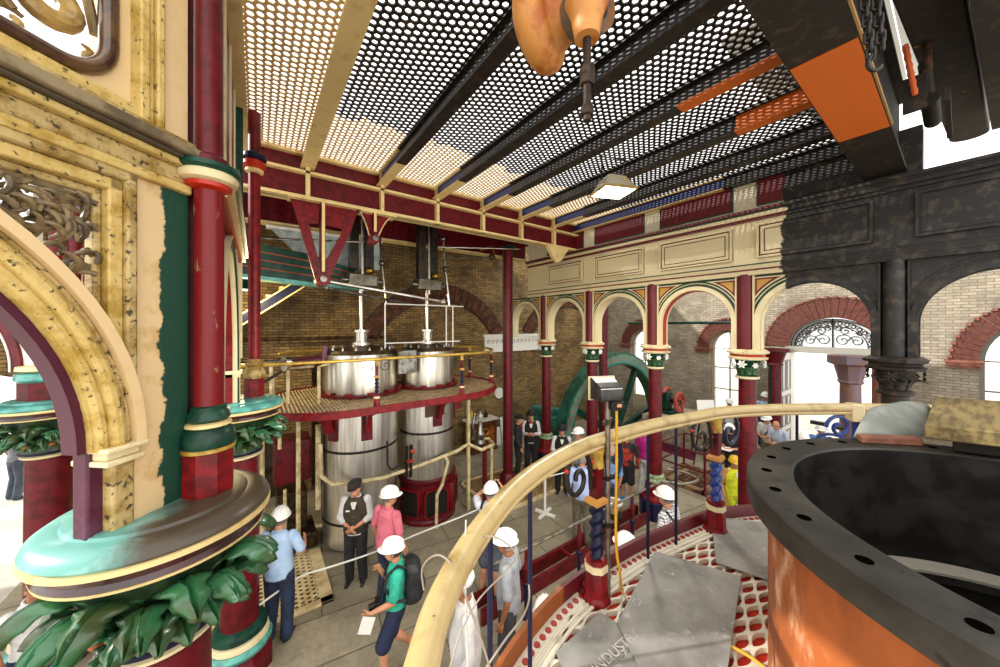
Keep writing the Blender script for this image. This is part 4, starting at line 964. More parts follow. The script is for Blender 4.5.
# crossheads, parallel motion and hanging links above the cylinders
m_link = mat('dark oiled link', '#1d1812', .35, .5, col2='#3a3024', scale=9)
for (uc, vc, r), lab in ((CL, 'dark crosshead and link bars hanging above the larger cylinder\'s piston rod'), (CR, 'pair of tall dark link plates hanging above the smaller cylinder\'s piston rod')):
    big = uc > 2.5
    t = thing('crosshead', lab, 'crosshead', (uc, vc, 5.3)); z1 = 7.0
    for sg in (-1, 1): obj('link_plate', MB().span((uc + sg*.15 - .085, vc-.09, 5.15 if big else 5.45), (uc + sg*.15 + .085, vc+.09, z1)), m_link, t, bevel=.01)
    obj('rod', MB().cyl((uc, vc-.12, 5.0), (uc, vc-.12, z1), .035, n=14), m_steel, t)
    obj('block', MB().span((uc-.26, vc-.16, 5.1), (uc+.3, vc+.16, 5.35)), mat('greasy grey steel', '#7b776c', .35, .8, col2='#57513f', scale=3), t, bevel=.02)
    obj('pin', MB().cyl((uc-.38, vc-.05, 5.22), (uc+.4, vc-.05, 5.22), .06, n=14), m_steeld, t)
    obj('brass_bearing', MB().ball((uc+.12, vc-.2, 5.42), .08, 12, 8), m_brass, t)
    obj('side_rod', MB().tube([(uc+.30, vc-.2, 6.4), (uc+.36, vc-.22, 5.6), (uc+.45, vc-.25, 4.75)], .025, 8), m_steel, t)
    obj('rod_end', MB().ball((uc+.30, vc-.2, 6.3), .07, 10, 8), m_steeld, t); obj('rod_end', MB().ball((uc+.36, vc-.22, 5.6), .07, 10, 8), m_steeld, t)
t = thing('parallel_motion', 'long thin steel radius rods running across above the cylinders', 'linkage', (2.4, 6.9, 5.0))
obj('radius_rod', MB().tube([atd(330, 282, 5.6), atd(443, 302, 6.9)], .03, 10), m_steel, t); obj('radius_rod', MB().tube([atd(327, 288, 6.0), atd(420, 306, 7.6)], .026, 10), m_steeld, t)
obj('radius_rod', MB().tube([atd(440, 247, 7.4), atd(520, 249, 8.6)], .022, 8), m_steel, t); obj('radius_rod', MB().tube([atd(438, 258, 7.4), atd(495, 258, 8.4)], .018, 8), m_steeld, t)
obj('fork_end', MB().ball(atd(443, 302, 6.9), .07, 10, 8), m_steel, t); obj('fork_end', MB().ball(atd(492, 257, 8.4), .09, 10, 8), m_lid, t)
obj('spring_hook', MB().tube([atd(480, 250, 8.3), atd(493, 246, 8.4), atd(495, 268, 8.4)], .03, 8), m_brass, t)
tag(obj('tie_rod', MB().tube([atd(250, 238, 5.6), atd(364, 242, 6.6)], .02, 8), m_steeld, loc=atd(250, 238, 5.6)), 'thin steel tie rod passing behind the big red bracket', 'rod', kind='thing')
# thin guard frame standing on the cylinder lids
t = thing('steel_guard', 'thin white steel tube guard frame standing on the cylinder tops', 'frame', (2.4, 7.1, 3.85))
for u in (2.15, 3.55, 3.72): obj('upright', MB().cyl((u, 7.0, 3.8), (u, 7.0, 4.75), .014, n=6), m_white, t)
obj('top_bar', MB().cyl((2.15, 7.0, 4.74), (4.0, 7.0, 4.74), .014, n=6), m_white, t); obj('lower_bar', MB().cyl((2.15, 7.0, 3.92), (3.9, 7.0, 3.92), .014, n=6), m_white, t)

# V-shaped hanging bracket and its small neighbour
def hbracket(label, px0, px1, pxa, pya, w, v, small):
    a, b = [ (lambda q: q)(x) for x in (px0, px1)]
    def uat(px): t_ = (px-500)/FPX; return v*(t_*CY + SY)/(CY - t_*SY)
    def zat(px, py): Y = v/(CY - (px-500)/FPX*SY); return EYE - (py-HZ)/FPX*Y
    u0, u1, ua = uat(a), uat(b), uat(pxa); za = zat(pxa, pya); zt = 6.33; t = thing('hanging_bracket', label, 'bracket', (ua, v, za))
    f = frame((0, v, 0), (1, 0, 0)); H = zt - za
    if not small:
        obj('left_arm', MB().prism([(u0, zt), (u0+.16, zt-.22), (ua-.07, za+.1), (ua-.12, za-.02), (u0+.06, zt-.28)][::-1] if 0 else [(u0, zt), (ua-.02, zt), (ua-.06, zt-.36), (u0+.26, zt-.38), (u0+.28, zt-.48), (ua-.06, za+.34), (ua-.06, za-.03), (ua-.11, za+.03), (u0+.12, zt-.4)], f, -.03, .03), m_red, t)
        obj('right_arm', MB().prism([(u1, zt), (ua+.02, zt), (ua+.06, zt-.36), (u1-.26, zt-.38), (u1-.28, zt-.48), (ua+.06, za+.34), (ua+.06, za-.03), (ua+.11, za+.03), (u1-.12, zt-.4)], f, -.03, .03), m_red, t)
    else:
        n = 10; mb = MB()
        L = [(u0 + (ua-.06-u0)*(i/n)**.55, zt - H*(i/n)) for i in range(n+1)]; Rr = [(u1 + (ua+.06-u1)*(i/n)**.55, zt - H*(i/n)) for i in range(n+1)]
        obj('plate', mb.band(L, Rr, f, -.03, .03), m_red, t)
        obj('edge_line', MB().tube([Vector((q[0], v-.035, q[1])) for q in L], .012, 5).tube([Vector((q[0], v-.035, q[1])) for q in Rr], .012, 5), m_cream, t)
    obj('rib', MB().span((ua-.03, v-.14, za+.05), (ua+.03, v+.1, zt)), m_maroon, t); obj('rib_face', MB().span((ua-.022, v-.155, za+.12), (ua+.022, v-.14, zt)), m_cream, t)
    obj('eye', MB().cyl((ua, v-.12, za), (ua, v+.12, za), .11 if not small else .09, n=20), m_red, t)
    obj('bush', MB().cyl((ua, v-.17, za), (ua, v+.15, za), .05, n=16), m_steeld, t)
    obj('top_plate', MB().span((u0-.03, v-.15, zt-.03), (u1+.03, v+.15, zt)), m_cream, t)
hbracket('big red V shaped bracket hanging from the main girder', 290, 358, 322, 280, .1, 6.25, False)
hbracket('small red curved bracket hanging from the main girder, right of the V shaped one', 357, 393, 373, 240, .1, 6.3, True)
# bottle green engine beam end behind the brackets
f = frame((0, 7.9, 0), (1, 0, 0))
gb = thing('green_beam', 'bottle green iron beam with fine red lines behind the big red bracket', 'beam', (.5, 7.9, 5.2))
prof = [(-2.0, 5.35), (.9, 5.16), (2.0, 5.12), (2.15, 5.2), (2.15, 5.36), (1.9, 5.48), (.9, 5.75), (-2.0, 6.1)]
obj('web', MB().prism(prof, f, -.06, .06), m_green, gb)
obj('bottom_flange', MB().band([(-2.0, 5.30), (.9, 5.1), (2.1, 5.06)], [(-2.0, 5.37), (.9, 5.17), (2.1, 5.13)], f, -.14, .14), m_turq, gb)
for k, q in enumerate((.25, .5, .75)):
    obj('red_line', MB().tube([Vector((u, 7.83, zb + (zt-zb)*q)) for u, zb, zt in ((-2, 5.37, 6.1), (.9, 5.17, 5.75), (1.8, 5.14, 5.5))], .012, 5), mat('lining red', '#a84a24', .45), gb)
obj('end_cap', MB().cyl((1.75, 7.75, 5.33), (2.2, 7.75, 5.33), .14, n=18), mat('tan bearing', '#b59a5c', .4, .3), gb)
t = thing('white_plate', 'pale grey shaped iron plate seen through the V shaped bracket', 'plate', (1.3, 8.2, 5.9))
obj('web', MB().prism([(.2, 6.25), (2.35, 6.25), (2.35, 5.6), (1.6, 5.55), (.75, 5.7), (.5, 5.95)], frame((0, 8.1, 0), (1, 0, 0)), -.03, .03), mat('pale blue grey paint', '#aab4b0', .5, col2='#8a948f', scale=6), t)
obj('top_moulding', MB().span((.15, 8.02, 6.22), (2.4, 8.18, 6.28)), m_white, t)
# assumed, unseen pendant lamp, added to warm the back wall behind the side arch
t = thing('assumed_pendant_lamp', 'assumed enamel shaded pendant lamp hanging before the brick back wall, behind the side arch', 'lamp', (-.2, 8.4, 5.0))
obj('lamp_shade', MB().lathe((-.2, 8.4, 5.0), [(.22, 0), (.2, .04), (.08, .16), (.05, .24)], 24, cap=False), m_green, t)
obj('bulb', MB().ball((-.2, 8.4, 5.1), .05, 12, 8), mat('lit bulb', '#ffffff', .4, emit=('#ffd79a', 12)), t)
obj('flex', MB().cyl((-.2, 8.4, 5.22), (-.2, 8.4, 7.02), .008, n=6), m_black, t)
# ---------------------------------------------------------------- gallery floor around the bored casing
GZ = 2.6
PATH = [cw(x, y, 0) for x, y in ((-.165, .2), (-.165, .45), (-.165, .70), (-.15, .90), (-.07, 1.18), (.09, 1.52), (.33, 1.84), (.60, 2.09), (1.06, 2.40), (1.5, 2.63), (1.88, 2.80), (2.35, 2.89), (3.0, 2.92), (3.7, 2.88))]
def catmull(P, n=8):
    o = []
    for i in range(len(P)-1):
        p0, p1, p2, p3 = P[max(i-1, 0)], P[i], P[i+1], P[min(i+2, len(P)-1)]
        for k in range(n):
            t = k/n; o.append(.5*((2*p1) + (p2-p0)*t + (2*p0-5*p1+4*p2-p3)*t*t + (3*p1-p0-3*p2+p3)*t**3))
    return o + [P[-1]]
RAIL = catmull(PATH)
def offset(P, d):
    o = []
    for i, p in enumerate(P):
        t = (P[min(i+1, len(P)-1)] - P[max(i-1, 0)]).normalized(); o.append(p + Vector((-t.y, t.x, 0))*d)
    return o
KERB = offset(RAIL, .13); KIN = offset(RAIL, .10); DOT0 = offset(RAIL, .0)
Z = lambda P, z: [Vector((p.x, p.y, z)) for p in P]
gf = thing('gallery_floor', 'white openwork iron gallery floor over red paint, curving around the orange casing', 'floor', (1.5, 1.5, GZ))
inside_poly = [(p.x, p.y) for p in KIN] + [tuple(cw(5.2, 2.6, 0))[:2], tuple(cw(5.2, -.6, 0))[:2], tuple(cw(-.165, -.6, 0))[:2]]
def inside(x, y, poly=inside_poly):
    r = False; j = len(poly)-1
    for i in range(len(poly)):
        if (poly[i][1] > y) != (poly[j][1] > y) and x < (poly[j][0]-poly[i][0])*(y-poly[i][1])/(poly[j][1]-poly[i][1]) + poly[i][0]: r = not r
        j = i
    return r
inner_poly = [(p.x, p.y) for p in offset(RAIL, -.02)] + inside_poly[len(KIN):]
# openwork: pointed-oval holes in a diamond net, laid out along the gallery's own direction
gd, gs = cw(.83, .56, 0).normalized(), cw(-.56, .83, 0).normalized()
mb = MB(); a_, b_ = .092, .045
for i in range(-60, 70):
    for j in range(-90, 90):
        if (i + j) % 2: continue
        c = cw(1.5, 1.5, 0) + gd*(i*a_) + gs*(j*b_)
        if not inside(c.x, c.y, inner_poly): continue
        if (c - cw(2.07, 1.02, 0)).length < .80: continue
        n = 16; out = []; inn = []
        for k in range(n):
            t = 2*pi*k/n; ca, sa = cos(t), sin(t); m = abs(ca) + abs(sa)
            out.append((a_*ca/m, b_*sa/m))
            inn.append((a_*.80*ca, b_*.60*sa*abs(sa)))
        base = len(mb.v)
        for p in out: mb.v.append(c + gd*p[0] + gs*p[1] + Vector((0,0,GZ)))
        for p in inn: mb.v.append(c + gd*p[0] + gs*p[1] + Vector((0,0,GZ)))
        for p in inn: mb.v.append(c + gd*p[0] + gs*p[1] + Vector((0,0,GZ-.03)))
        for k in range(n):
            q = (k+1) % n
            mb.f.append((base+k, base+q, base+n+q, base+n+k)); mb.f.append((base+n+k, base+n+q, base+2*n+q, base+2*n+k))
mw = mat('worn white floor paint', '#d6cfbb', .5, col2='#a99f88', scale=8, lo=.55, hi=.75, space='World')
lat_obj('openwork', mb, mw, gf)
# flat border with a row of round holes
mb = MB(); NP = len(RAIL)
B0, B1 = offset(RAIL, .10), offset(RAIL, -.035)
mb2 = MB().ring([Z(B0, GZ-.002), Z(B1, GZ-.002)], closed=False, cap=False)
bord = MB().ring([Z(B0, GZ+.004), Z(offset(RAIL, -.045), GZ+.004)], closed=False, cap=False)
obj('border', MB().ring([Z(B0, GZ), Z(B1, GZ)], closed=False, cap=False), mw, gf)
obj('border_rib', MB().tube(Z(offset(RAIL, .03), GZ+.001), .008, 6).tube(Z(offset(RAIL, -.03), GZ+.002), .012, 6).tube(Z(offset(RAIL, .0), GZ+.002), .008, 6), mw, gf)
mb = MB(); acc = 0; DR = offset(RAIL, .062)
for i in range(1, NP):
    a, b = DR[i-1], DR[i]; seg = (b - a).length; pos = .056 - acc
    while pos <= seg:
        q = a.lerp(b, pos/seg); mb.lathe((q.x, q.y, GZ+.001), [(.0185, 0), (.0175, .004)], 14); pos += .056
    acc = seg - (pos - .056)
tag(obj('red_dot', mb, mat('red lead', '#9a1c10', .5), gf), None, None, None, 'stuff')
under = MB(); n0 = [(p.x, p.y) for p in KERB] + inside_poly[len(KIN):]
under.add([Vector((x, y, GZ-.045)) for x, y in n0], [tuple(range(len(n0)))])
obj('underplate', under, mat('red lead underplate', '#d4331a', .5, col2='#a82310', scale=5), gf, smooth=0, solid=.02)
kb = thing('gallery_kerb', 'maroon iron kerb worn to rusty orange at its lower end, edging the gallery floor', 'kerb', (RAIL[40].x, RAIL[40].y, GZ-.1))
P2 = [cw(.45, 1.95, 0)]
kp = [(KERB[i], i) for i in range(NP)]
mk = mat_repaint('kerb maroon and rust', '#5e121b', '#8a4a1e', tuple(cw(.83, .56, 0).normalized()), cw(.45, 1.95, 0).dot(cw(.83, .56, 0).normalized()), .12, 4, .45, old2='#a8602a')
obj('kerb', MB().ring([Z(offset(RAIL, .10), GZ-.12), Z(offset(RAIL, .10), GZ+.075), Z(offset(RAIL, .108), GZ+.09), Z(offset(RAIL, .135), GZ+.09), Z(offset(RAIL, .145), GZ+.07), Z(offset(RAIL, .145), GZ-.12)], closed=False, cap=False), mk, kb)
# brass-painted handrail on two cast posts and thin navy rods
RZ = 3.58
gr = thing('gallery_railing', 'thick worn cream gold handrail sweeping around the gallery on posts and thin navy rods', 'railing', (RAIL[56].x, RAIL[56].y, GZ))
mrail = mat('worn cream gold paint', '#bda672', .35, col2='#8f7740', scale=6, lo=.5, hi=.75, col3='#5c4a2c', scale3=40, lo3=.68, hi3=.74, coat=.3)
obj('handrail', MB().tube(Z(RAIL, RZ), .038, 20), mrail, gr)
obj('handrail_bead', MB().tube(Z(offset(RAIL, -.012), RZ-.043), .016, 8), mrail, gr)
def rail_near(px, z):                        # index of rail sample sighted at column px
    best = min(range(NP), key=lambda i: abs(500 + FPX*((RAIL[i].x*CY - RAIL[i].y*SY)/max(RAIL[i].x*SY + RAIL[i].y*CY, .05)) - px)); return best
for px in (489, 530, 645, 678, 796):
    i = rail_near(px, RZ); p = RAIL[i]
    rd = obj('rod', MB().cyl((p.x, p.y, GZ), (p.x, p.y, RZ), .011, n=8), m_navy, gr)
    obj('rod_foot', MB().lathe((p.x, p.y, GZ), [(.03, 0), (.03, .012), (.014, .03)], 12), mw, rd)
posts = []
for k, px in enumerate((594, 716)):
    i = rail_near(px, RZ); p = RAIL[i]; tdir = (RAIL[i+1] - RAIL[i-1]).normalized()
    ps = obj('post', MB().cyl((p.x, p.y, GZ+.01), (p.x, p.y, RZ-.02), .02, n=8), m_maroon, gr); posts.append((p, tdir))
    helix_post(ps, (p.x, p.y, GZ), .93, None, m_navy if k == 0 else m_blue, s=.86)
    obj('strap', MB().box((p.x, p.y, RZ-.12), (.05, .05, .18), atan2(tdir.y, tdir.x)), mrail, ps, bevel=.006)
    if k == 0: obj('foot_knob', MB().lathe(at(586, 591, GZ), [(.055, 0), (.055, .02), (.03, .03), (.03, .05), (.02, .055)], 16), m_maroon, ps)
    for sg in (-1, 1):                        # scroll brackets with red flowers
        def S(x, z): return Vector((p.x, p.y, GZ)) + tdir*sg*x + Vector((0,0,z+.03))
        pts = [S(.05, .66), S(.06, .78), S(.09, .88), S(.16, .925), S(.235, .89), S(.27, .81), S(.255, .72), S(.20, .67), S(.14, .69), S(.12, .75), S(.15, .80), S(.19, .79), S(.195, .755)]
        obj('scroll', MB().tube(catmull(pts, 5), .015, 8), m_black if sg < 0 else mat('scroll blue black', '#1a2238', .35), ps)
        for q in (S(.045, .83), S(.045, .75), S(.255, .905), S(.275, .83)): obj('red_flower', MB().ball(q, .015, 8, 6), m_scarlet, ps)
i = rail_near(852, RZ); p = RAIL[i]
cl = thing('rail_clamp', 'small cream junction box with red tag, clipped to the far end of the handrail', 'box', (p.x, p.y, RZ-.1))
obj('box', MB().box((p.x, p.y, RZ-.04), (.10, .09, .15), .6), m_creaml, cl, bevel=.008); obj('red_tag', MB().box((p.x+.02, p.y-.02, RZ-.19), (.09, .02, .16), .6), m_scarlet, cl)
t = thing('scroll_bracket', 'blue iron scroll bracket below the far end of the gallery handrail', 'bracket', (p.x, p.y, GZ+.6)); tdir = (RAIL[i]-RAIL[i-3]).normalized()
obj('scroll', MB().tube([Vector((p.x, p.y, RZ-.17)) - tdir*(.14 + .11*(1-k/26)*cos(k*.4)) + Vector((0,0,.11*(1-k/26)*sin(k*.4))) for k in range(22)], .015, 8), m_blue, t)
obj('post', MB().cyl((p.x, p.y, GZ), (p.x, p.y, RZ-.04), .02, n=8), m_blue, t)

# floodlight seen from behind on its pole, with the yellow cable
pp = at(600, 437, RZ); pb = Vector((pp.x, pp.y, GZ)) + cw(.03, -.06, 0); px_ = pb
pole_x = pb + cw(0, 0, 0)
t = thing('pole_floodlight', 'black floodlight seen from behind on a bare steel pole strapped to the gallery railing', 'lamp', pb)
obj('pole', MB().cyl(pb, pb + Vector((0,0,1.24)), .017, n=12), mat('bare tube', '#8d8578', .4, .7, col2='#6b5f4c', scale=9), t)
hc = pb + Vector((0,0,1.30)) + cw(-.012, 0, 0)
yr = -YAW + radians(12)
def hb(c, s, off=(0,0,0)): 
    M = Matrix.Rotation(yr, 3, 'Z'); return MB().box(c + M @ Vector(off)*.76, [q*.76 for q in s], M)
MF = M = Matrix.Rotation(yr, 3, 'Z')
LS = .76
sec = lambda y, w, z0, z1: [hc + M @ Vector((x, y, z))*LS for x, z in ((-w, z0), (w, z0), (w, z1), (-w, z1))]
obj('housing', MB().ring([sec(-.10, .088, -.075, .0), sec(-.09, .098, -.085, .03), sec(.05, .105, -.09, .085), sec(.065, .11, -.095, .09)]), mat('black lamp housing', '#1b1a18', .35, col2='#34312c', scale=14), t, bevel=.006)
obj('top_reflector', MB().ring([sec(-.095, .092, .012, .02), sec(.045, .098, .082, .09)]), mat('white enamel', '#d8d6d0', .3), t)
obj('front_rim', MB().ring([sec(.06, .118, -.10, .095), sec(.08, .118, -.10, .095)]), m_creaml, t)
obj('gear_box', hb(hc, (.11, .07, .075), (.065, -.05, -.125)), m_black, t, bevel=.006); obj('rating_label', hb(hc, (.04, .004, .025), (.07, -.088, -.12)), mat('orange label', '#c98b62', .5), t)
obj('clamp', MB().box(pb + Vector((0,0,.46)), (.07, .05, .02)).box(pb + Vector((0,0,.75)), (.07, .05, .02)).box(pb + Vector((0,0,1.1)), (.14, .03, .02), .4), m_black, t)
g0 = hc + M @ Vector((.05, -.04, -.12))
cab = [g0, g0 + Vector((.0, 0, -.3)), g0 + cw(-.01, -.02, -.8), g0 + cw(.01, -.03, -.98)]
cab += [at(x, y, GZ+.016) for x, y in ((622, 590), (633, 607), (650, 620), (672, 634), (700, 640), (725, 645), (742, 652), (765, 668), (800, 700))]
tag(obj('yellow_cable', MB().tube(catmull(cab, 6), .0085, 8), mat('yellow cable sheath', '#c9961f', .45), loc=at(660, 625, GZ)), 'yellow electric cable hanging from the pole floodlight and trailing over the gallery floor', 'cable', kind='thing')

# loose grey rubber sheets on the floor
ms = mat('grey stall matting', '#95938c', .6, col2='#706e68', scale=3, lo=.4, hi=.7, col3='#aeaba3', scale3=18, lo3=.6, hi3=.72, space='World')
def sheet(label, px, dz):
    P = [at(x, y, GZ+.016+dz) for x, y in px]; n = len(P)
    o = obj('floor_sheet', MB().add(P + [p - Vector((0,0,.008)) for p in P], [tuple(range(n)), tuple(range(2*n-1, n-1, -1))] + [(i, (i+1) % n, n+(i+1) % n, n+i) for i in range(n)]), ms, loc=P[0], smooth=0)
    return tag(o, label, 'sheet', 'grey floor sheets', 'thing')
sB = sheet('large grey floor sheet in the middle of the gallery, under the yellow cable', ((655, 551), (741, 576), (726, 680), (650, 690), (617, 622)), .012)
sA = sheet('dark grey floor sheet nearest the cream handrail\'s lower end, with stencilled capitals', ((600, 612), (556, 652), (575, 700), (700, 700), (668, 655)), 0)
sC = sheet('grey floor sheet tucked against the foot of the blue twisted post and orange casing', ((711, 516), (770, 523), (800, 560), (770, 580), (716, 562)), .006)
def ground_text(s, px, py, ang, size, par):
    p = at(px, py, GZ+.03); e1 = cw(cos(ang), sin(ang), 0); e2 = cw(-sin(ang), cos(ang), 0)
    text('lettering', s, p, e1, e2, size, mat('stencil grey', '#a9a69d', .6), par, .0005)
ground_text('INDUSTRY', 617, 650, radians(35), .075, sA); ground_text('ART', 632, 600, radians(-38), .07, sB)

# ---------------------------------------------------------------- the big bored casing
cc = cw(2.07, 1.02, 0); FZ = 3.6
t = thing('bored_casing', 'massive round iron casing with dark bolted flange and worn orange painted side', 'casing', (cc.x, cc.y, GZ))
obj('body', MB().lathe(cc, [(.98, GZ), (.98, FZ-.10)], 96, cap=False), m_orange, t)
m_fl = mat('scoured dark flange', '#2f2d29', .5, .4, col2='#4a4740', scale=3, lo=.4, hi=.7, col3='#1b1a18', scale3=11, lo3=.58, hi3=.7, space='World')
fg = obj('flange', MB().lathe(cc, [(.885, FZ-.11), (1.05, FZ-.11), (1.062, FZ-.10), (1.062, FZ-.008), (1.054, FZ), (.893, FZ), (.885, FZ-.01)], 128, cap=False), m_fl, t)
obj('bore', MB().lathe(cc, [(.886, FZ-.01), (.886, FZ-.62), (.82, FZ-.64), (.82, FZ-.68), (.86, FZ-.69), (.86, GZ+.05)], 96, cap=False), mat('dark bore', '#171513', .4, .4, col2='#2c2925', scale=6, space='World'), t)
obj('inner_ledge', MB().lathe(cc, [(.815, FZ-.635), (.88, FZ-.615), (.88, FZ-.60), (.815, FZ-.625)], 96, cap=False), mat('pale dusty ledge', '#8b8578', .6, .2), t)
obj('sump', MB().lathe(cc, [(.9, GZ+.04), (.9, GZ+.06)], 64), m_black, t)
for k in range(28):
    a = 2*pi*(k+.3)/28; q = cc + Vector((cos(a)*.985, sin(a)*.985, FZ))
    obj('bolt_hole', MB().lathe(q, [(.021, -.02), (.021, .0015)], 16), mat('bolt hole black', '#060504', .9, spec=0), fg)
# wooden block and grey cardboard sheet on the far rim
def quad_block(name, P, hvec, m, label, cat, bev=.008):
    P = [Vector(p) for p in P]; n = len(P)
    o = obj(name, MB().add(P + [p + Vector(hvec) for p in P], [tuple(range(n))[::-1], tuple(range(n, 2*n))] + [(i, (i+1) % n, n+(i+1) % n, n+i) for i in range(n)]), m, loc=P[0], smooth=20, bevel=bev)
    return tag(o, label, cat, kind='thing')
mwd = mat('weathered green brown timber', '#7c6a3d', .75, col2='#574726', scale=3, stretch=(1, 9, 9), bump=.3)
zt = FZ + .09
quad_block('timber_block', [cw(2.28, 1.80, zt), cw(3.3, 1.16, zt), cw(4.2, 1.95, zt), cw(3.25, 2.5, zt)], (0, 0, .078), mwd, 'weathered flat timber block lying across the far rim of the casing', 'block')
quad_block('packing_block', [cw(2.5, 1.85, FZ+.003), cw(3.2, 1.42, FZ+.003), cw(3.6, 1.9, FZ+.003), cw(2.9, 2.15, FZ+.003)], (0, 0, .085), mat('dark packing timber', '#2c2018', .8), 'dark packing piece under the weathered timber block', 'block')
quad_block('timber_offcut', [cw(2.14, 1.98, FZ+.002), cw(2.44, 1.93, FZ+.002), cw(2.5, 2.0, FZ+.002), cw(2.18, 2.05, FZ+.002)], (0, 0, .035), mat('reddish offcut', '#8d5a40', .7, col2='#6e4230', scale=9), 'small reddish wood offcut on the rim beside the timber block', 'offcut', .004)
c00, c01, c10, c11 = cw(2.16, 2.05, FZ+.012), cw(2.70, 2.06, FZ+.012), cw(2.66, 2.33, FZ+.13), cw(3.16, 2.48, FZ+.11)
mb = MB(); mb.grid(lambda i, j: c00.lerp(c01, j).lerp(c10.lerp(c11, j), i) + Vector((0, 0, .07*sin(pi*i)*(1-.3*j) + .03*sin(pi*j)*i)), 12, 8); q0 = c00
tag(obj('grey_sheet', mb, mat('grey card', '#8e928a', .6, col2='#767a72', scale=5), loc=q0, solid=.006), 'curved grey card sheet leaning on the far rim beside the timber block', 'sheet', kind='thing')

# loose steel wire coils tangled in the near railing
mb = MB()
def wire(pts, r=.003): return MB().tube(catmull([atd(*p) for p in pts], 7), r, 6)
t = thing('wire_tangle', 'loose grey wire and rope ends tangled around the lower end of the cream handrail', 'wire', atd(440, 600, .9))
mwi = mat('grey wire', '#9a8f80', .5, .3)
obj('wire', wire([(430, 568, 1.05), (425, 590, 1.1), (435, 606, 1.1), (447, 585, 1.05), (470, 566, 1.0), (452, 556, .95), (438, 556, .95), (425, 570, 1.0), (426, 590, 1.05)], .0025) if 0 else wire([(424, 590, 1.05), (422, 570, 1.05), (430, 558, 1.02), (442, 556, .98), (455, 570, .95), (465, 595, .93), (478, 630, .92), (490, 668, .92)]), mwi, t)
obj('wire', wire([(486, 668, .95), (505, 640, .98), (522, 618, 1.05), (529, 600, 1.15), (529, 585, 1.2)]), mwi, t)
obj('wire', wire([(478, 537, 1.12), (498, 538, 1.1), (516, 555, 1.1), (505, 572, 1.05), (480, 598, 1.0), (462, 630, .95), (450, 668, .9)], .0025), mwi, t)
obj('cord', wire([(466, 520, 1.12), (465, 560, 1.05), (466, 610, .98), (468, 668, .92)], .003), mat('pale twisted cord', '#b9b4aa', .8), t)
# ---------------------------------------------------------------- on the engine-house floor
# cream perforated floor plate on the left
t = thing('floor_plate', 'cream perforated iron floor plate at the feet of the man in light blue', 'plate', (0, 6.3, .0))
mb = MB(); lattice(mb, -1.3, .82, 5.85, 7.2, .035, .10, .60, -.02); lat_obj('perforated_plate', mb, mat('plate cream', '#e0cb9c', .5, col2='#bda473', scale=4), t)
obj('border', MB().span((.80, 5.75, .0), (.98, 7.25, .04)).span((-1.3, 5.75, 0), (.98, 5.87, .04)), MATS['plate cream'], t, bevel=.005)
obj('dark_well', MB().span((-1.3, 5.85, .002), (.82, 7.2, .006)), m_black, t, smooth=0)
# slatted strip behind the rope
t = thing('floor_grating', 'tan slatted floor grating behind the white rope, beside the free maroon post', 'grating', (5.9, 7, 0))
mb = MB()
for k in range(44): mb.box((4.5 + k*.065, 7.05, .03), (.03, 1.75, .03), radians(0))
tag(obj('slat', mb, mat('tan slat', '#ab8d62', .6, col2='#86693f', scale=5), t), None, None, None, 'stuff')
obj('frame', MB().span((4.42, 6.12, 0), (7.4, 6.2, .05)).span((4.42, 7.9, 0), (7.4, 7.98, .05)).span((4.42, 6.12, 0), (4.5, 7.98, .05)), MATS['plate cream'], t)
obj('underside', MB().span((4.45, 6.15, .002), (7.35, 7.95, .008)), mat('dark red well', '#2e120d', .8), t, smooth=0)
for k in range(3): obj('cross_bar', MB().span((4.5, 6.5 + k*.5, .012), (7.35, 6.54 + k*.5, .02)), MATS['tan slat'], t)
# white rope barrier
D = atd(545, 478, 7.58); D0 = Vector((D.x, D.y, 0))
t = thing('rope_post', 'white rope barrier post on a crossed base, beyond the gallery handrail', 'post', D0)
obj('pole', MB().cyl(D0, D0 + Vector((0,0,1.0)), .03, n=12).ball(D0 + Vector((0,0,1.0)), .04, 10, 6), m_white, t)
for a in (0, pi/2): obj('foot', MB().box(D0 + Vector((0,0,.04)), (.5, .07, .06), a+.3), m_white, t, bevel=.008)
A_ = Vector((FC.x, FC.y, .70)) + cw(.16, .10, 0)
rp_ = [A_, atd(300, 577, 4.86), atd(330, 567, 5.0), atd(372, 553, 5.35), atd(420, 533, 5.8), atd(470, 513, 6.3), atd(510, 494, 6.9), D, atd(575, 470, 8.1), atd(600, 462, 8.8)]
tag(obj('barrier_rope', MB().tube(catmull(rp_, 5), .014, 6), m_white, loc=A_), 'long white barrier rope stretched across the stone floor', 'rope', kind='thing')
# guard rail and kerb below the gallery
t = thing('guard_rail', 'low grey steel guard rail on navy and maroon stanchions below the gallery', 'railing', (5, 3.75, 0))
obj('rail', MB().tube(catmull([Vector((2.6, 3.78, 1.0)), Vector((4, 3.76, 1.0)), Vector((5.5, 3.74, 1.0)), Vector((6.7, 3.72, 1.0)), Vector((7.0, 3.62, 1.0)), Vector((7.15, 3.4, 1.0)), Vector((7.6, 3.3, 1.0)), Vector((7.75, 3.6, 1.0)), Vector((7.6, 3.95, 1.0))], 5), .024, 10), mat('worn grey steel', '#8f897c', .4, .6, col2='#5f5747', scale=9), t)
for u in (3.2, 4.36, 5.9): 
    p = obj('stanchion', MB().lathe((u, 3.75, 0), [(.06, 0), (.06, .04), (.03, .08), (.03, .45), (.05, .47), (.05, .52), (.03, .54)], 12), m_navy, t)
    obj('stanchion_top', MB().lathe((u, 3.75, .5), [(.03, 0), (.035, .2), (.05, .22), (.05, .26), (.03, .3), (.02, .5)], 12), m_maroon, p)
t = thing('floor_channel', 'maroon iron channel along the floor beneath the low grey guard rail', 'kerb', (4.8, 4.05, 0))
obj('channel', MB().span((2.6, 4.0, 0), (7.0, 4.06, .22)).span((2.6, 4.3, 0), (7.0, 4.36, .22)), m_maroon, t)
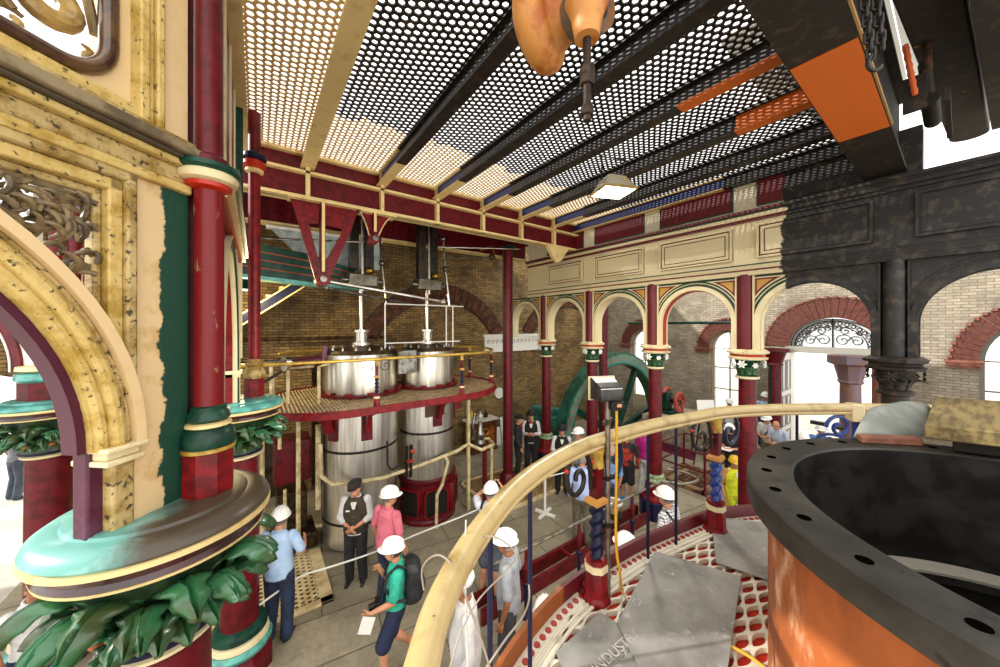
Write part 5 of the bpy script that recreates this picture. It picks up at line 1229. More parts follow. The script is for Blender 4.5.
for u in (3.4, 4.5, 5.6): obj('tie', MB().span((u, 4.0, .16), (u+.05, 4.36, .2)), m_red, t)
# railed pit with dark grid
t = thing('railed_pit', 'rusty maroon railed floor pit with a dark iron grid', 'pit', (9.85, 4.35, 0)); u0, u1, v0, v1 = 9.15, 10.5, 3.8, 4.95
for z in (1.02, .55): obj('rail', MB().tube([Vector(p) for p in ((u0, v0, z), (u1, v0, z), (u1, v1, z), (u0, v1, z))], .022, 8, True), m_maroon, t)
for p in ((u0, v0), (u1, v0), (u1, v1), (u0, v1)): obj('post', MB().cyl((p[0], p[1], 0), (p[0], p[1], 1.03), .03, n=10), m_maroon, t)
obj('kerb', MB().span((u0-.06, v0-.06, 0), (u1+.06, v0+.06, .1)).span((u0-.06, v1-.06, 0), (u1+.06, v1+.06, .1)).span((u0-.06, v0, 0), (u0+.06, v1, .1)).span((u1-.06, v0, 0), (u1+.06, v1, .1)), mat('rusty maroon', '#5a2a20', .6, col2='#8a6a48', scale=6), t)
obj('well', MB().span((u0, v0, .004), (u1, v1, .012)), mat('sandy floor of pit', '#8d7a58', .9), t, smooth=0); obj('dark_hole', MB().span((u0+.3, v0+.2, .012), (u1-.25, v1-.25, .02)), m_black, t, smooth=0)
mb = MB()
for k in range(10): mb.span((u0+.3 + k*.09, v0+.2, .03), (u0+.32 + k*.09, v1-.25, .05))
for k in range(5): mb.span((u0+.3, v0+.25 + k*.13, .03), (u1-.25, v0+.27 + k*.13, .05))
obj('grid', mb, MATS['rusty maroon'], t, smooth=0)

# flywheel with its rails, plinth and barring engine
WC = Vector((10.5, 7.35, .35)); fw = frame(WC, (1, 0, 0)); R_ = 2.96
t = thing('flywheel', 'huge dark green flywheel with fine red lines rising from its pit behind the columns', 'wheel', (WC.x, WC.y, 0))
obj('rim', MB().band(arc((0, 0), R_-.42, 0, 2*pi, 96), arc((0, 0), R_, 0, 2*pi, 96), fw, -.2, .2), mat('flywheel green', '#1f5a45', .4, col2='#123a2c', scale=3), t)
m_tq = mat('pale teal lining', '#7fb3ad', .35)
obj('rim_face', MB().band(arc((0, 0), R_-.36, 0, 2*pi, 96), arc((0, 0), R_-.06, 0, 2*pi, 96), fw, .2, .215), mat('flywheel teal', '#3f8b7a', .35, col2='#2b6a5a', scale=3), t)
for r in (R_-.26, R_-.15): obj('red_line', MB().band(arc((0, 0), r, 0, 2*pi, 96), arc((0, 0), r+.02, 0, 2*pi, 96), fw, .212, .222), mat('red line', '#c0503a', .4), t)
for k in range(8):
    a = k*pi/4 + .28; d = Vector((cos(a), 0, sin(a)))
    obj('spoke', MB().bar(WC + d*.3, WC + d*(R_-.36), .2, .16, (0, 1, 0)), m_green, t)
obj('hub', MB().cyl(WC + Vector((0,-.3,0)), WC + Vector((0,.3,0)), .42, n=28), m_green, t)
t = thing('flywheel_rail', 'grey steel rail on short stanchions over a magenta kerb, guarding the flywheel pit', 'railing', (10.3, 6.35, 0))
obj('kerb', MB().span((7.75, 6.3, 0), (11.2, 6.42, .28)), mat('magenta kerb', '#7d2745', .4, col2='#5a1a30', scale=5), t)
obj('kerb', MB().span((11.2, 5.0, 0), (11.32, 6.42, .28)), MATS['magenta kerb'], t)
for z in (1.05,): obj('rail', MB().tube([Vector((7.8, 6.36, z)), Vector((11.2, 6.36, z)), Vector((11.25, 5.0, z))], .024, 8), m_steeld, t)
for u in (7.85, 9.4, 10.4, 11.2): obj('stanchion', MB().lathe((u, 6.36, .28), [(.04, 0), (.025, .05), (.025, .35), (.045, .38), (.025, .42), (.02, .77)], 10), m_navy, t)
obj('stanchion', MB().lathe((11.25, 5.05, .28), [(.04, 0), (.025, .05), (.025, .35), (.045, .38), (.025, .42), (.02, .77)], 10), m_navy, t)
tag(obj('green_pedestal', MB().span((7.6, 7.9, 0), (8.4, 8.9, 1.25)).span((7.7, 8.0, 1.25), (8.3, 8.8, 1.5)), mat('sea green paint', '#2f7a68', .4, col2='#1d5548', scale=5), loc=(8, 8.4, 0), bevel=.04), 'sea green iron bearing pedestal between the back column and the flywheel', 'pedestal', kind='thing')
tag(obj('machine_plinth', MB().span((11.6, 5.2, 0), (13.9, 7.0, 1.0)), m_stone, loc=(12.7, 6.1, 0), bevel=.03), 'pale stone plinth against the right wall carrying the small green engine', 'plinth', kind='thing')
b0 = Vector((12.55, 6.38, 1.0)); t = thing('barring_engine', 'small green engine with a red handwheel on the pale stone plinth', 'engine', b0)
obj('bed', MB().span(b0 + Vector((-.35, -.3, 0)), b0 + Vector((.35, .3, .15))), m_green, t, bevel=.02)
obj('frame', MB().span(b0 + Vector((-.3, -.05, .15)), b0 + Vector((.05, .25, .85))), m_green, t, bevel=.06)
wh = b0 + Vector((-.05, -.34, .48))
obj('handwheel', MB().tube([wh + Vector((.33*cos(a), 0, .33*sin(a))) for a in [i*pi/12 for i in range(24)]], .05, 8, True), mat('signal red', '#b03a2a', .35), t)
for k in range(6): obj('wheel_spoke', MB().cyl(wh, wh + Vector((.33*cos(k*pi/3), 0, .33*sin(k*pi/3))), .03, n=8), MATS['signal red'], t)
obj('hub', MB().cyl(wh + Vector((0,-.06,0)), wh + Vector((0,.3,0)), .08, n=12), m_black, t)
obj('top_pipe', MB().tube([b0 + Vector((-.4, .1, .8)), b0 + Vector((-.1, .1, .95)), b0 + Vector((.2, .1, .85))], .05, 8), MATS['signal red'], t)
t = thing('scrap_pile', 'dark pile of iron fittings on the floor by the right wall', 'pile', (12.6, 4.4, 0))
for k in range(7): obj('fitting', MB().ball((11.7 + .2*k, 4.72 + .1*(k % 3), .16 + .1*(k % 2)), .2, 10, 7, (1.2, .8, .8)), m_lid, t)
# information card on an easel
c = Vector((at(704, 465, 0).x, at(704, 465, 0).y, 0)); t = thing('easel', 'black easel holding a white information card beside the railed pit', 'easel', c)
for dx, dy in ((-.32, 0), (.32, 0), (0, .5)): obj('leg', MB().cyl(c + cw(dx, dy, 0), c + cw(dx*.2, dy*.1, 1.95), .02, n=8), m_black, t)
obj('ledge', MB().bar(c + cw(-.3, -.14, 1.38), c + cw(.3, -.14, 1.38), .06, .03), m_black, t)
fcd = frame(c + cw(0, -.16, 1.4), cw(1, 0, 0), cw(0, .18, 1)); cd = obj('card', MB().prism([(-.26, 0), (.26, 0), (.26, .62), (-.26, .62)], fcd, -.006, .006), m_white, t)
obj('printed_picture', MB().prism([(-.18, .1), (.16, .1), (.16, .32), (-.18, .32)], fcd, -.012, .009), mat('blue print', '#6f93b8', .6, col2='#c8d4de', scale=14), cd, smooth=0)
# cabinet with things on it by the back wall
c = Vector((6.25, 9.75, 0)); t = thing('wooden_cabinet', 'carved brown two door wooden cabinet against the brick back wall', 'cabinet', c)
mo_ = mat('polished mahogany', '#6e3c1c', .35, col2='#45210f', scale=5, stretch=(4, 4, .8))
obj('carcass', MB().span(c + Vector((-.52, -.25, 0)), c + Vector((.52, .25, 1.02))), mo_, t, bevel=.01)
obj('top', MB().span(c + Vector((-.58, -.3, 1.02)), c + Vector((.58, .28, 1.08))), mat('pale marble top', '#c9c6bd', .3), t, bevel=.01)
obj('plinth', MB().span(c + Vector((-.55, -.28, 0)), c + Vector((.55, .26, .1))), mo_, t)
for sg in (-1, 1):
    f = frame(c + Vector((sg*.25, -.25, .12)), (1, 0, 0))
    dr = obj('door', MB().prism([(-.22, 0), (.22, 0), (.22, .86), (-.22, .86)], f, -.0, .02), mo_, t)
    obj('door_panel', MB().prism([(-.13, .08), (.13, .08), (.13, .6)] + arc((0, .6), .13, 0, pi, 10) + [(-.13, .6)], f, .015, .035), mat('figured walnut', '#a86428', .3, col2='#6b3714', scale=6), dr)
    obj('knob', MB().ball(c + Vector((sg*.06, -.29, .6)), .02, 8, 6), m_brass, dr)
for k, (dx, m_, h) in enumerate(((-.25, m_black, .16), (0, m_white, .22), (.22, m_black, .28))):
    tag(obj(('oil_jug', 'white_vase', 'black_flask')[k], MB().lathe(c + Vector((dx, 0, 1.08)), [(.05, 0), (.075, .03), (.07, h*.55), (.025, h*.7), (.03, h)], 14), m_, loc=c + Vector((dx, 0, 1.08))),
        ('squat black jug on the left end of the marble cabinet top', 'white vase in the middle of the marble cabinet top', 'tall black flask on the right end of the marble cabinet top')[k], ('jug', 'vase', 'flask')[k], kind='thing')
for k, (dx, h) in enumerate(((.75, .62), (1.02, .95))):
    p = c + Vector((dx, -.05, 0)); o = obj('leaning_board', MB().box(p + Vector((0, .08, h/2)), (.24, .03, h), Matrix.Rotation(radians(-9), 3, 'X')), m_white, loc=p); tag(o, ('short white board leaning on the wall right of the wooden cabinet', 'taller white board leaning on the wall behind the free maroon post')[k], 'board', kind='thing')
tag(obj('wall_roundel', MB().cyl((7.35, VB-.0, 1.75), (7.35, VB-.05, 1.75), .2, n=24), m_white, loc=(7.35, VB, 1.75)), 'small white round plaque on the back wall beside the free maroon post', 'plaque', kind='thing')
# dark boards and pier on the left part of the back wall
for k, (u, w_, h, l) in enumerate(((.2, .55, 2.2, 'narrow dark plank door standing against the back wall, left of the cylinders'), (-1.4, .9, 2.5, 'wide dark plank door on the back wall near the yard doorway'))):
    t = thing('plank_door', l, 'door', (u, VB-.1, 0)); mb = MB()
    for q in range(4): mb.span((u - w_/2 + q*w_/4, VB-.1, 0), (u - w_/2 + (q+.94)*w_/4, VB-.03, h))
    obj('planks', mb, mat('dark boards', '#2c2216', .8, col2='#3f3220', scale=4), t); obj('cross_batten', MB().span((u-w_/2, VB-.14, h*.3), (u+w_/2, VB-.1, h*.3+.12)).span((u-w_/2, VB-.14, h*.75), (u+w_/2, VB-.1, h*.75+.12)), m_lid, t)
t = thing('wall_pier', 'projecting brick buttress on the back wall beside the left stair', 'buttress', (1.2, VB, 0)); obj('shaft', MB().span((.75, VB-.35, 0), (1.15, VB, 3.2)), m_bback, t, smooth=0); obj('cap', MB().span((.7, VB-.4, 3.2), (1.2, VB, 3.3)), m_stone, t)
for v, z in ((9.9, 3.45), (9.95, 3.95)): tag(obj('wall_pipe', MB().cyl((-2.0, v, z), (3.0, v, z), .05, n=10), m_lid, loc=(0, v, z)), 'long %s dark pipe running along the back wall above the cylinders' % ('lower' if z < 3.7 else 'upper'), 'pipe', kind='thing')
tag(obj('tie_bar', MB().cyl((8.0, 2.4, 4.35), (8.0, 5.2, 4.35), .035, n=10), m_green, loc=(8, 3.8, 4.35)), 'thin green tie bar crossing behind the widest arch of the right arcade', 'bar', kind='thing')
# stone step at the door
tag(obj('entrance_step', MB().span((12.75, 3.5, 0), (13.9, 4.6, .45)), m_stone, loc=(13.4, 3.8, 0), bevel=.02), 'pale stone step by the right wall, beside the open doorway', 'step', kind='thing')
# bicycle-blue display machine in the doorway light
c = Vector((11.0, 1.75, 0)); t = thing('display_engine', 'small blue model engine on a dark stand in front of the open doorway', 'engine', c)
obj('stand', MB().span(c + Vector((-.25, -.4, 0)), c + Vector((.25, .4, .95))), m_black, t, bevel=.02)
wc = c + Vector((-.1, 0, 1.4)); obj('wheel', MB().tube([wc + Vector((0, .34*cos(a), .34*sin(a))) for a in [i*pi/12 for i in range(24)]], .035, 8, True), m_blue, t)
for k in range(6): obj('spoke', MB().cyl(wc, wc + Vector((0, .34*cos(k*pi/3), .34*sin(k*pi/3))), .016, n=6), m_blue, t)
obj('frame', MB().bar(wc + Vector((.05, 0, 0)), c + Vector((.05, 0, .95)), .12, .1, (0,1,0)).box(c + Vector((.05, .1, 1.0)), (.3, .6, .08)), mat('slate blue', '#3d5273', .4), t)
obj('dark_seat', MB().box(wc + Vector((0, .25, .55)), (.12, .3, .08)).box(wc + Vector((0, -.1, .52)), (.12, .25, .07)), m_black, t)
# straw hat lying brim-up on the rope table
p = atd(614, 500, 6.6)
t = thing('hand_tub', 'small round white rimmed tub on a low stool below the pole floodlight', 'tub', (p.x, p.y, .55))
obj('rim', MB().lathe((p.x, p.y, .80), [(.10, .0), (.16, .0), (.165, .03), (.10, .03)], 24, cap=False), m_white, t); obj('bowl', MB().lathe((p.x, p.y, .60), [(.07, 0), (.11, .2), (.1, .2), (.02, .03)], 24), mat('straw', '#b59a68', .7), t)
st_ = thing('low_stool', 'low dark stool carrying the white rimmed tub', 'stool', (p.x, p.y, 0))
obj('seat', MB().lathe((p.x, p.y, .55), [(.16, 0), (.16, .045)], 16), m_black, st_)
for k in range(3): obj('leg', MB().cyl((p.x + .15*cos(k*2.1), p.y + .15*sin(k*2.1), 0), (p.x + .1*cos(k*2.1), p.y + .1*sin(k*2.1), .56), .018, n=8), m_black, st_)
# ---------------------------------------------------------------- people
m_skin = mat('skin', '#c98f6d', .5, col2='#b57a5b', scale=9)
m_skin2 = mat('skin tanned', '#a9714f', .5, col2='#92593b', scale=9)
m_eye = mat('dark eye', '#1a1410', .3)
m_hat = mat('white helmet plastic', '#ecebe6', .25, coat=.3)
def cloth(name, c, c2=None, s=7): return mat('cloth ' + name, c, .85, col2=c2 or c, scale=s, bump=.25, bscale=25)
def check(name, a, b, sc):
    n_ = 'cloth ' + name
    if n_ in MATS: return MATS[n_]
    m = bpy.data.materials.new(n_); nt, N, L = nodes(m); bs = N['Principled BSDF']; bs.inputs['Roughness'].default_value = .85
    tc = N.new('ShaderNodeTexCoord').outputs['Object']; sp = N.new('ShaderNodeSeparateXYZ'); L.new(tc, sp.inputs[0])
    f = []
    for i in (0, 2):
        f.append(math_n(nt, 'GREATER_THAN', math_n(nt, 'FRACT', math_n(nt, 'MULTIPLY', sp.outputs[i], sc)), .6))
    L.new(mixc(nt, math_n(nt, 'MULTIPLY', math_n(nt, 'ADD', f[0], f[1]), .5), rgba(a), rgba(b)), bs.inputs['Base Color']); MATS[n_] = m; return m
def stripe(name, a, b, sc):
    n_ = 'cloth ' + name
    m = bpy.data.materials.new(n_); nt, N, L = nodes(m); bs = N['Principled BSDF']; bs.inputs['Roughness'].default_value = .85
    tc = N.new('ShaderNodeTexCoord').outputs['Object']; sp = N.new('ShaderNodeSeparateXYZ'); L.new(tc, sp.inputs[0])
    L.new(mixc(nt, math_n(nt, 'GREATER_THAN', math_n(nt, 'FRACT', math_n(nt, 'MULTIPLY', sp.outputs[2], sc)), .5), rgba(a), rgba(b)), bs.inputs['Base Color']); MATS[n_] = m; return m

def capsule(mb, p, q, r0, r1, n=12):
    p, q = Vector(p), Vector(q); d = q - p; L = max(d.length, 1e-4); M = d.to_track_quat('Z', 'Y').to_matrix()
    pr = [(r0*cos(a), -r0*sin(a)) for a in (1.5, 1.1, .6, .25)] + [(r0, 0), (r1, L)] + [(r1*cos(a), L + r1*sin(a)) for a in (.25, .6, 1.1, 1.5)]
    return mb.lathe(p, pr, n, M)
def chain(mb, pts, rs):
    for i in range(len(pts)-1): capsule(mb, pts[i], pts[i+1], rs[i], rs[i+1])
def loft(mb, secs, n=20):
    """elliptical sections (centre, half width, half depth) along the trunk, with rotation per section about x"""
    loops = []
    for c, a, b, M in secs: loops.append([Vector(c) + M @ Vector((a*cos(2*pi*j/n), b*sin(2*pi*j/n), 0)) for j in range(n)])
    return mb.ring(loops)
def remesh(name, mb, vox, m, parent, smooth_it=3):
    me = bpy.data.meshes.new(name); me.from_pydata([tuple(p) for p in mb.v], [], mb.f); me.update()
    bm = bmesh.new(); bm.from_mesh(me); bmesh.ops.recalc_face_normals(bm, faces=bm.faces); bm.to_mesh(me); bm.free()
    o = bpy.data.objects.new(name, me); COL.objects.link(o)
    r = o.modifiers.new('r', 'REMESH'); r.mode = 'VOXEL'; r.voxel_size = vox
    s = o.modifiers.new('s', 'SMOOTH'); s.iterations = smooth_it; s.factor = .5
    dg = bpy.context.evaluated_depsgraph_get(); me2 = bpy.data.meshes.new_from_object(o.evaluated_get(dg)); o.modifiers.clear(); o.data = me2; bpy.data.meshes.remove(me)
    me2.name = name
    for p in me2.polygons: p.use_smooth = True
    me2.materials.clear(); me2.materials.append(m); o.parent = parent; MW[o.name] = Vector((0,0,0))
    return o
def part(name, mb, m, parent, **k):           # mesh given in the person's own axes
    MW[parent.name] = Vector((0,0,0)); return obj(name, mb, m, parent, **k)

def person(label, px, Y, face, top, bottom, hat='helmet', py_head=None, H=1.75, z0=0, arms=None, legs=None, lean=0, turn=0, nod=0,
           sleeve='short', shorts=False, skin=None, hair='#6d6258', vest=None, shoe='#1d1a18', pack=None, belly=0, near=False, sneak=None, extras=None, group=None):
    x, y = (px-500)/FPX*Y, Y
    P = cw(x, y, z0); k = H/1.75
    root = thing('person', label, 'person', P, group)
    fr_ = radians(face); fv_ = cw(sin(fr_), cos(fr_), 0); root.rotation_euler = (0, 0, atan2(-fv_.x, fv_.y)); root.scale = (k, k, k)
    MW[root.name] = Vector((0,0,0)); sk = skin or m_skin
    RL = Matrix.Rotation(-radians(lean), 3, 'X'); pv = Vector((0, 0, .95))
    U = lambda p: pv + RL @ (Vector(p) - pv)
    # left = -x, right = +x ; +y is forward
    legs = legs or {}; arms = arms or {}
    hipz = .90
    J = {}
    for s, sd in ((-1, 'l'), (1, 'r')):
        kn, an = legs.get(sd, ((s*.10, .03, .49), (s*.11, -.03, .08)))
        J['hip'+sd] = Vector((s*.09, 0, hipz)); J['knee'+sd] = Vector(kn); J['ank'+sd] = Vector(an)
        el, wr = arms.get(sd, ((s*.26, -.03, 1.13), (s*.25, .08, .90)))
        J['sh'+sd] = U((s*.175, -.01, 1.405)); J['el'+sd] = U(el); J['wr'+sd] = U(wr)
    hc = U((0, .035, 1.615)); RH = RL @ Matrix.Rotation(radians(lean), 3, 'X') if False else Matrix.Rotation(radians(turn), 3, 'Z') @ Matrix.Rotation(-radians(nod + lean*.5), 3, 'X')
    Hd = lambda p: hc + RH @ Vector(p)
    I = Matrix.Identity(3)
    # --- body: one continuous skin
    mb = MB()
    loft(mb, [((0, 0, .84), .10, .08, I), ((0, 0, .93), .155, .105, I), (U((0, .005, 1.08)), .135 + belly*.5, .09 + belly*.7, RL), (U((0, .005, 1.25)), .155, .105, RL), (U((0, -.005, 1.38)), .165, .095, RL), (U((0, -.01, 1.45)), .09, .065, RL)])
    capsule(mb, U((0, -.012, 1.42)), U((0, .015, 1.55)), .058, .052)
    mb.ball(Hd((0, 0, .01)), .1, 18, 14, (.76, .95, 1.16), RH); mb.ball(Hd((0, .025, -.06)), .07, 14, 10, (.85, .95, .9), RH)
    capsule(mb, Hd((0, .092, .012)), Hd((0, .112, -.022)), .010, .015, 8)
    mb.ball(Hd((0, .088, -.068)), .022, 8, 6, (1.3, .6, .6), RH)
    for s in (-1, 1): mb.ball(Hd((s*.078, -.008, -.01)), .028, 8, 6, (.35, .7, 1.1), RH)
    for sd, s in (('l', -1), ('r', 1)):
        chain(mb, [J['hip'+sd], J['knee'+sd], J['knee'+sd].lerp(J['ank'+sd], .35) + Vector((0, -.015, 0)), J['ank'+sd]], [.082, .052, .054, .036])
        capsule(mb, J['ank'+sd] + Vector((0, -.03, -.035)), J['ank'+sd] + Vector((s*.015, .13, -.055)), .03, .026)
        chain(mb, [J['sh'+sd], J['el'+sd], J['el'+sd].lerp(J['wr'+sd], .3), J['wr'+sd]], [.05, .037, .038, .026])
        # hand: palm, four fingers of unequal length, thumb leaving the side of the palm
        d = (J['wr'+sd] - J['el'+sd]).normalized(); inw = Vector((-s, 0, 0)); inw = (inw - d*inw.dot(d)).normalized() if abs(d.x) < .9 else Vector((0, 0, -1)); sp = d.cross(inw).normalized()
        if sp.y < 0: sp = -sp
        w = J['wr'+sd]; pc = w + d*.05
        mb.ball(pc, .05, 10, 8, (1, 1, 1), Matrix((sp*.78, inw*.36, d*1.0)).transposed())
        for q, (o_, ln) in enumerate(((-.032, .055), (-.011, .07), (.011, .075), (.031, .068))):
            b = pc + d*.042 + sp*o_; m1 = b + d*ln*.55 + inw*.008; e_ = m1 + d*ln*.4 + inw*.022
            chain(mb, [b, m1, e_], [.0095, .009, .008])
        tb = pc - d*.015 + sp*.036; chain(mb, [tb, tb + sp*.022 + d*.03 + inw*.012, tb + sp*.026 + d*.055 + inw*.022], [.012, .0105, .009])
    remesh('body', mb, .0075 if near else .011, sk, root, 2)
    # face
    for s in (-1, 1): part('eye', MB().ball(Hd((s*.031, .083, .012)), .011, 8, 6, (1.3, .6, .7), RH), m_eye, root)
    part('mouth', MB().ball(Hd((0, .098, -.066)), .014, 8, 5, (1.5, .5, .25), RH), mat('lip', '#9c5a4a', .5), root)
    # --- shirt
    mb = MB(); e = .014; b_ = belly
    loft(mb, [(U((0, 0, .86)) if lean < 5 else (0, 0, .9), .168 + b_*.3, .118 + b_*.6, I), (U((0, .0, .97)), .172 + b_*.4, .122 + b_*.8, RL), (U((0, .01, 1.10)), .155 + b_*.5, .112 + b_, RL), (U((0, .005, 1.26)), .178, .125, RL), (U((0, -.005, 1.39)), .182, .108, RL), (U((0, -.008, 1.45)), .105, .075, RL), (U((0, -.004, 1.475)), .07, .064, RL)])
    for sd, s in (('l', -1), ('r', 1)):
        if sleeve == 'short': chain(mb, [J['sh'+sd], J['sh'+sd].lerp(J['el'+sd], .82)], [.072, .062])
        elif sleeve == 'long': chain(mb, [J['sh'+sd], J['el'+sd], J['wr'+sd].lerp(J['el'+sd], .06)], [.07, .054, .04])
        elif sleeve == 'rolled': chain(mb, [J['sh'+sd], J['el'+sd], J['wr'+sd].lerp(J['el'+sd], .6)], [.072, .058, .052])
    remesh('shirt', mb, .012, top, root, 3)
    part('collar', MB().tube([U((.072*cos(a), -.002 + .064*sin(a), 1.475 - .018*sin(a))) for a in [i*pi/10 for i in range(20)]], .013, 7, True), top, root)
    if vest:
        mb = MB()
        loft(mb, [(U((0, 0, .90)), .196 + b_*.4, .146 + b_*.6, RL), (U((0, .0, 1.0)), .196 + b_*.4, .148 + b_*.8, RL), (U((0, .01, 1.12)), .186 + b_*.5, .14 + b_, RL), (U((0, .005, 1.27)), .208, .152, RL), (U((0, -.005, 1.37)), .20, .14, RL), (U((0, -.005, 1.425)), .165, .115, RL), (U((0, -.008, 1.472)), .10, .08, RL)])
        remesh('waistcoat', mb, .012, vest, root, 3)
        part('shirt_front', MB().prism([(-.045, 0), (.045, 0), (.002, -.17), (-.002, -.17)], frame(U((0, .142, 1.42)), (1, 0, 0), RL @ Vector((0, .08, 1))), -.012, .03), m_white, root)
        for q in range(4): part('button', MB().ball(U((0, .152 + b_*.9, 1.2 - q*.06)), .008, 6, 5), m_brass, root)
    # --- trousers or shorts
    mb = MB()
    loft(mb, [((0, 0, .80), .15, .10, I), ((0, -.005, .88), .168 + b_*.2, .122 + b_*.3, I), ((0, 0, .95), .162 + b_*.4, .116 + b_*.6, I), ((0, 0, .99), .155 + b_*.4, .11 + b_*.6, I)])
    for sd, s in (('l', -1), ('r', 1)):
        h, kn, an = J['hip'+sd], J['knee'+sd], J['ank'+sd]
        if shorts: chain(mb, [h, h.lerp(kn, .95)], [.105, .10])
        else: chain(mb, [h, kn, an + Vector((0, -.005, -.01))], [.105, .086, .074])
    remesh('trousers' if not shorts else 'shorts', mb, .012, bottom, root, 3)
    part('belt', MB().ring([[U((( .166+b_*.4)*cos(2*pi*j/24), (.120+b_*.7)*sin(2*pi*j/24), z)) for j in range(24)] for z in (.955, .985)], cap=False), m_black, root)
    msh = mat('shoe ' + shoe, shoe, .45)
    for sd, s in (('l', -1), ('r', 1)):
        mb = MB(); a = J['ank'+sd]; out = Vector((s*.02, 0, 0))
        dn = Vector((0, 0, 0)); zf = a.z - .08
        fwd = Vector((s*.12, 1, 0)).normalized()
        if a.z > .16: fwd = Vector((0, .75, -.65)).normalized()
        capsule(mb, a + Vector((0, 0, -.015)), a - fwd*.02 + Vector((0, 0, -.045)), .045, .04)
        capsule(mb, a - fwd*.035 + Vector((0, 0, -.045)), a + fwd*.13 + Vector((0, 0, -.052)) + dn, .04, .034)
        capsule(mb, a + fwd*.06 + Vector((0, 0, -.05)), a + fwd*.15 + Vector((0, 0, -.055)), .045, .03)
        remesh('shoe', mb, .011, msh, root, 2)
    # --- hair and headgear
    if hair:
        mb = MB(); lp = []
        for i in range(9):
            th = pi*(.02 + .56*i/8); lp.append([Hd((.083*sin(th)*cos(2*pi*j/20), -.008 + .1*sin(th)*sin(2*pi*j/20) - (.012 if sin(2*pi*j/20) > .2 else 0)*i/8, .012 + .122*cos(th)*(1 if True else 1) - (.025*i/8 if sin(2*pi*j/20) < .3 else -.02*i/8))) for j in range(20)])
        part('hair', mb.ring(lp), mat('hair ' + hair, hair, .7), root, smooth=60)
    if hat == 'helmet' or hat == 'yellow':
        mh = m_hat if hat == 'helmet' else mat('yellow helmet plastic', '#e0b41a', .3, coat=.3)
        mb = MB(); lp = []
        for i in range(9):
            th = pi*.5*i/8; lp.append([Hd((.116*sin(th)*cos(2*pi*j/28), -.002 + .138*sin(th)*sin(2*pi*j/28), .045 + .118*cos(th))) for j in range(28)])
        lp.append([Hd(((.128 if sin(2*pi*j/28) < .2 else .124)*cos(2*pi*j/28), -.002 + (.150 if sin(2*pi*j/28) < .2 else .195)*sin(2*pi*j/28), .036 - (.012 if sin(2*pi*j/28) > .2 else 0))) for j in range(28)])
        lp.append([Hd((.118*cos(2*pi*j/28), -.002 + .14*sin(2*pi*j/28), .026)) for j in range(28)])
        hm = part('helmet', mb.ring(lp), mh, root, smooth=40)
        for xo in (-.035, 0, .035): part('helmet_rib', MB().tube([Hd((xo, -.002 + .136*cos(a), .047 + .119*sqrt(1-(xo/.116)**2)*sin(a))) for a in [.3 + i*.27 for i in range(10)]], .007, 6), mh, hm)
        part('harness', MB().ring([[Hd((.092*cos(2*pi*j/20), -.006 + .112*sin(2*pi*j/20), z)) for j in range(20)] for z in (.0, .03)], cap=False), m_black, hm)
    elif hat in ('bowler', 'cap', 'whitecap', 'flat'):
        mh = mat('black felt hat', '#17151a', .8) if hat in ('bowler', 'cap') else m_hat if hat == 'whitecap' else mat('dark tweed cap', '#2a2620', .9)
        mb = MB()
        if hat == 'bowler':
            lp = [[Hd((r*cos(2*pi*j/24), r*1.18*sin(2*pi*j/24), z)) for j in range(24)] for r, z in ((.09, .04), (.135, .045), (.14, .06), (.10, .055), (.10, .11), (.085, .15), (.05, .172), (.01, .176))]
        else:
            q = .03 if hat == 'flat' else 0
            lp = [[Hd((r*cos(2*pi*j/24), (.02 if hat == 'flat' else 0) + (r*1.2 + q)*sin(2*pi*j/24), z)) for j in range(24)] for r, z in ((.088, .035), (.096, .06), (.105, .09), (.095, .125), (.055, .145), (.008, .15))]
        hm = part('hat', mb.ring(lp), mh, root, smooth=40)
        if hat != 'bowler': part('peak', MB().grid(lambda i, j: Hd(((j-.5)*.17*(1-.25*i*i), .10 + .085*i - .25*(j-.5)**2*.6, .045 - .012*i)), 6, 8), mh, hm, solid=.008)
    if pack:
        mp_ = mat('black nylon pack', '#17181b', .6, col2='#2a2c30', scale=11) if pack != 'small' else mat('black nylon pack', '#17181b', .6)
        h_ = .27 if pack == 'big' else .2; dd = .22 if pack == 'big' else .13; bw = .17 if pack == 'big' else .13
        def sect(z, w, y0, y1, tp=1.0): return [U((w*math.copysign(abs(cos(2*pi*j/24))**.5, cos(2*pi*j/24)), -(y0+y1)/2 + (y1-y0)/2*math.copysign(abs(sin(2*pi*j/24))**.5, sin(2*pi*j/24)), z)) for j in range(24)]
        mb = MB().ring([sect(1.22-h_*.95, bw*.8, .11, .11+dd*.75), sect(1.22-h_*.7, bw, .11, .11+dd), sect(1.22, bw, .11, .11+dd), sect(1.22+h_*.6, bw*.92, .11, .11+dd*.9), sect(1.22+h_*.9, bw*.7, .11, .11+dd*.55)])
        pk = remesh('backpack', mb, .014, mp_, root, 3)
        part('pocket', MB().ball(U((0, -.10 - dd, 1.12)), .12 if pack == 'big' else .08, 12, 8, (1, .4, .95)), mat('dark grey nylon', '#2b2d31', .6), pk)
        for s in (-1, 1): part('shoulder_strap', MB().tube([U((s*.10, -.13, 1.42)), U((s*.11, -.02, 1.478)), U((s*.115, .10, 1.40)), U((s*.13, .135, 1.25)), U((s*.165, .03, 1.08)), U((s*.14, -.12, 1.05))], .018, 6), mp_, pk)
    if extras: extras(root, U, J, Hd)
    return root

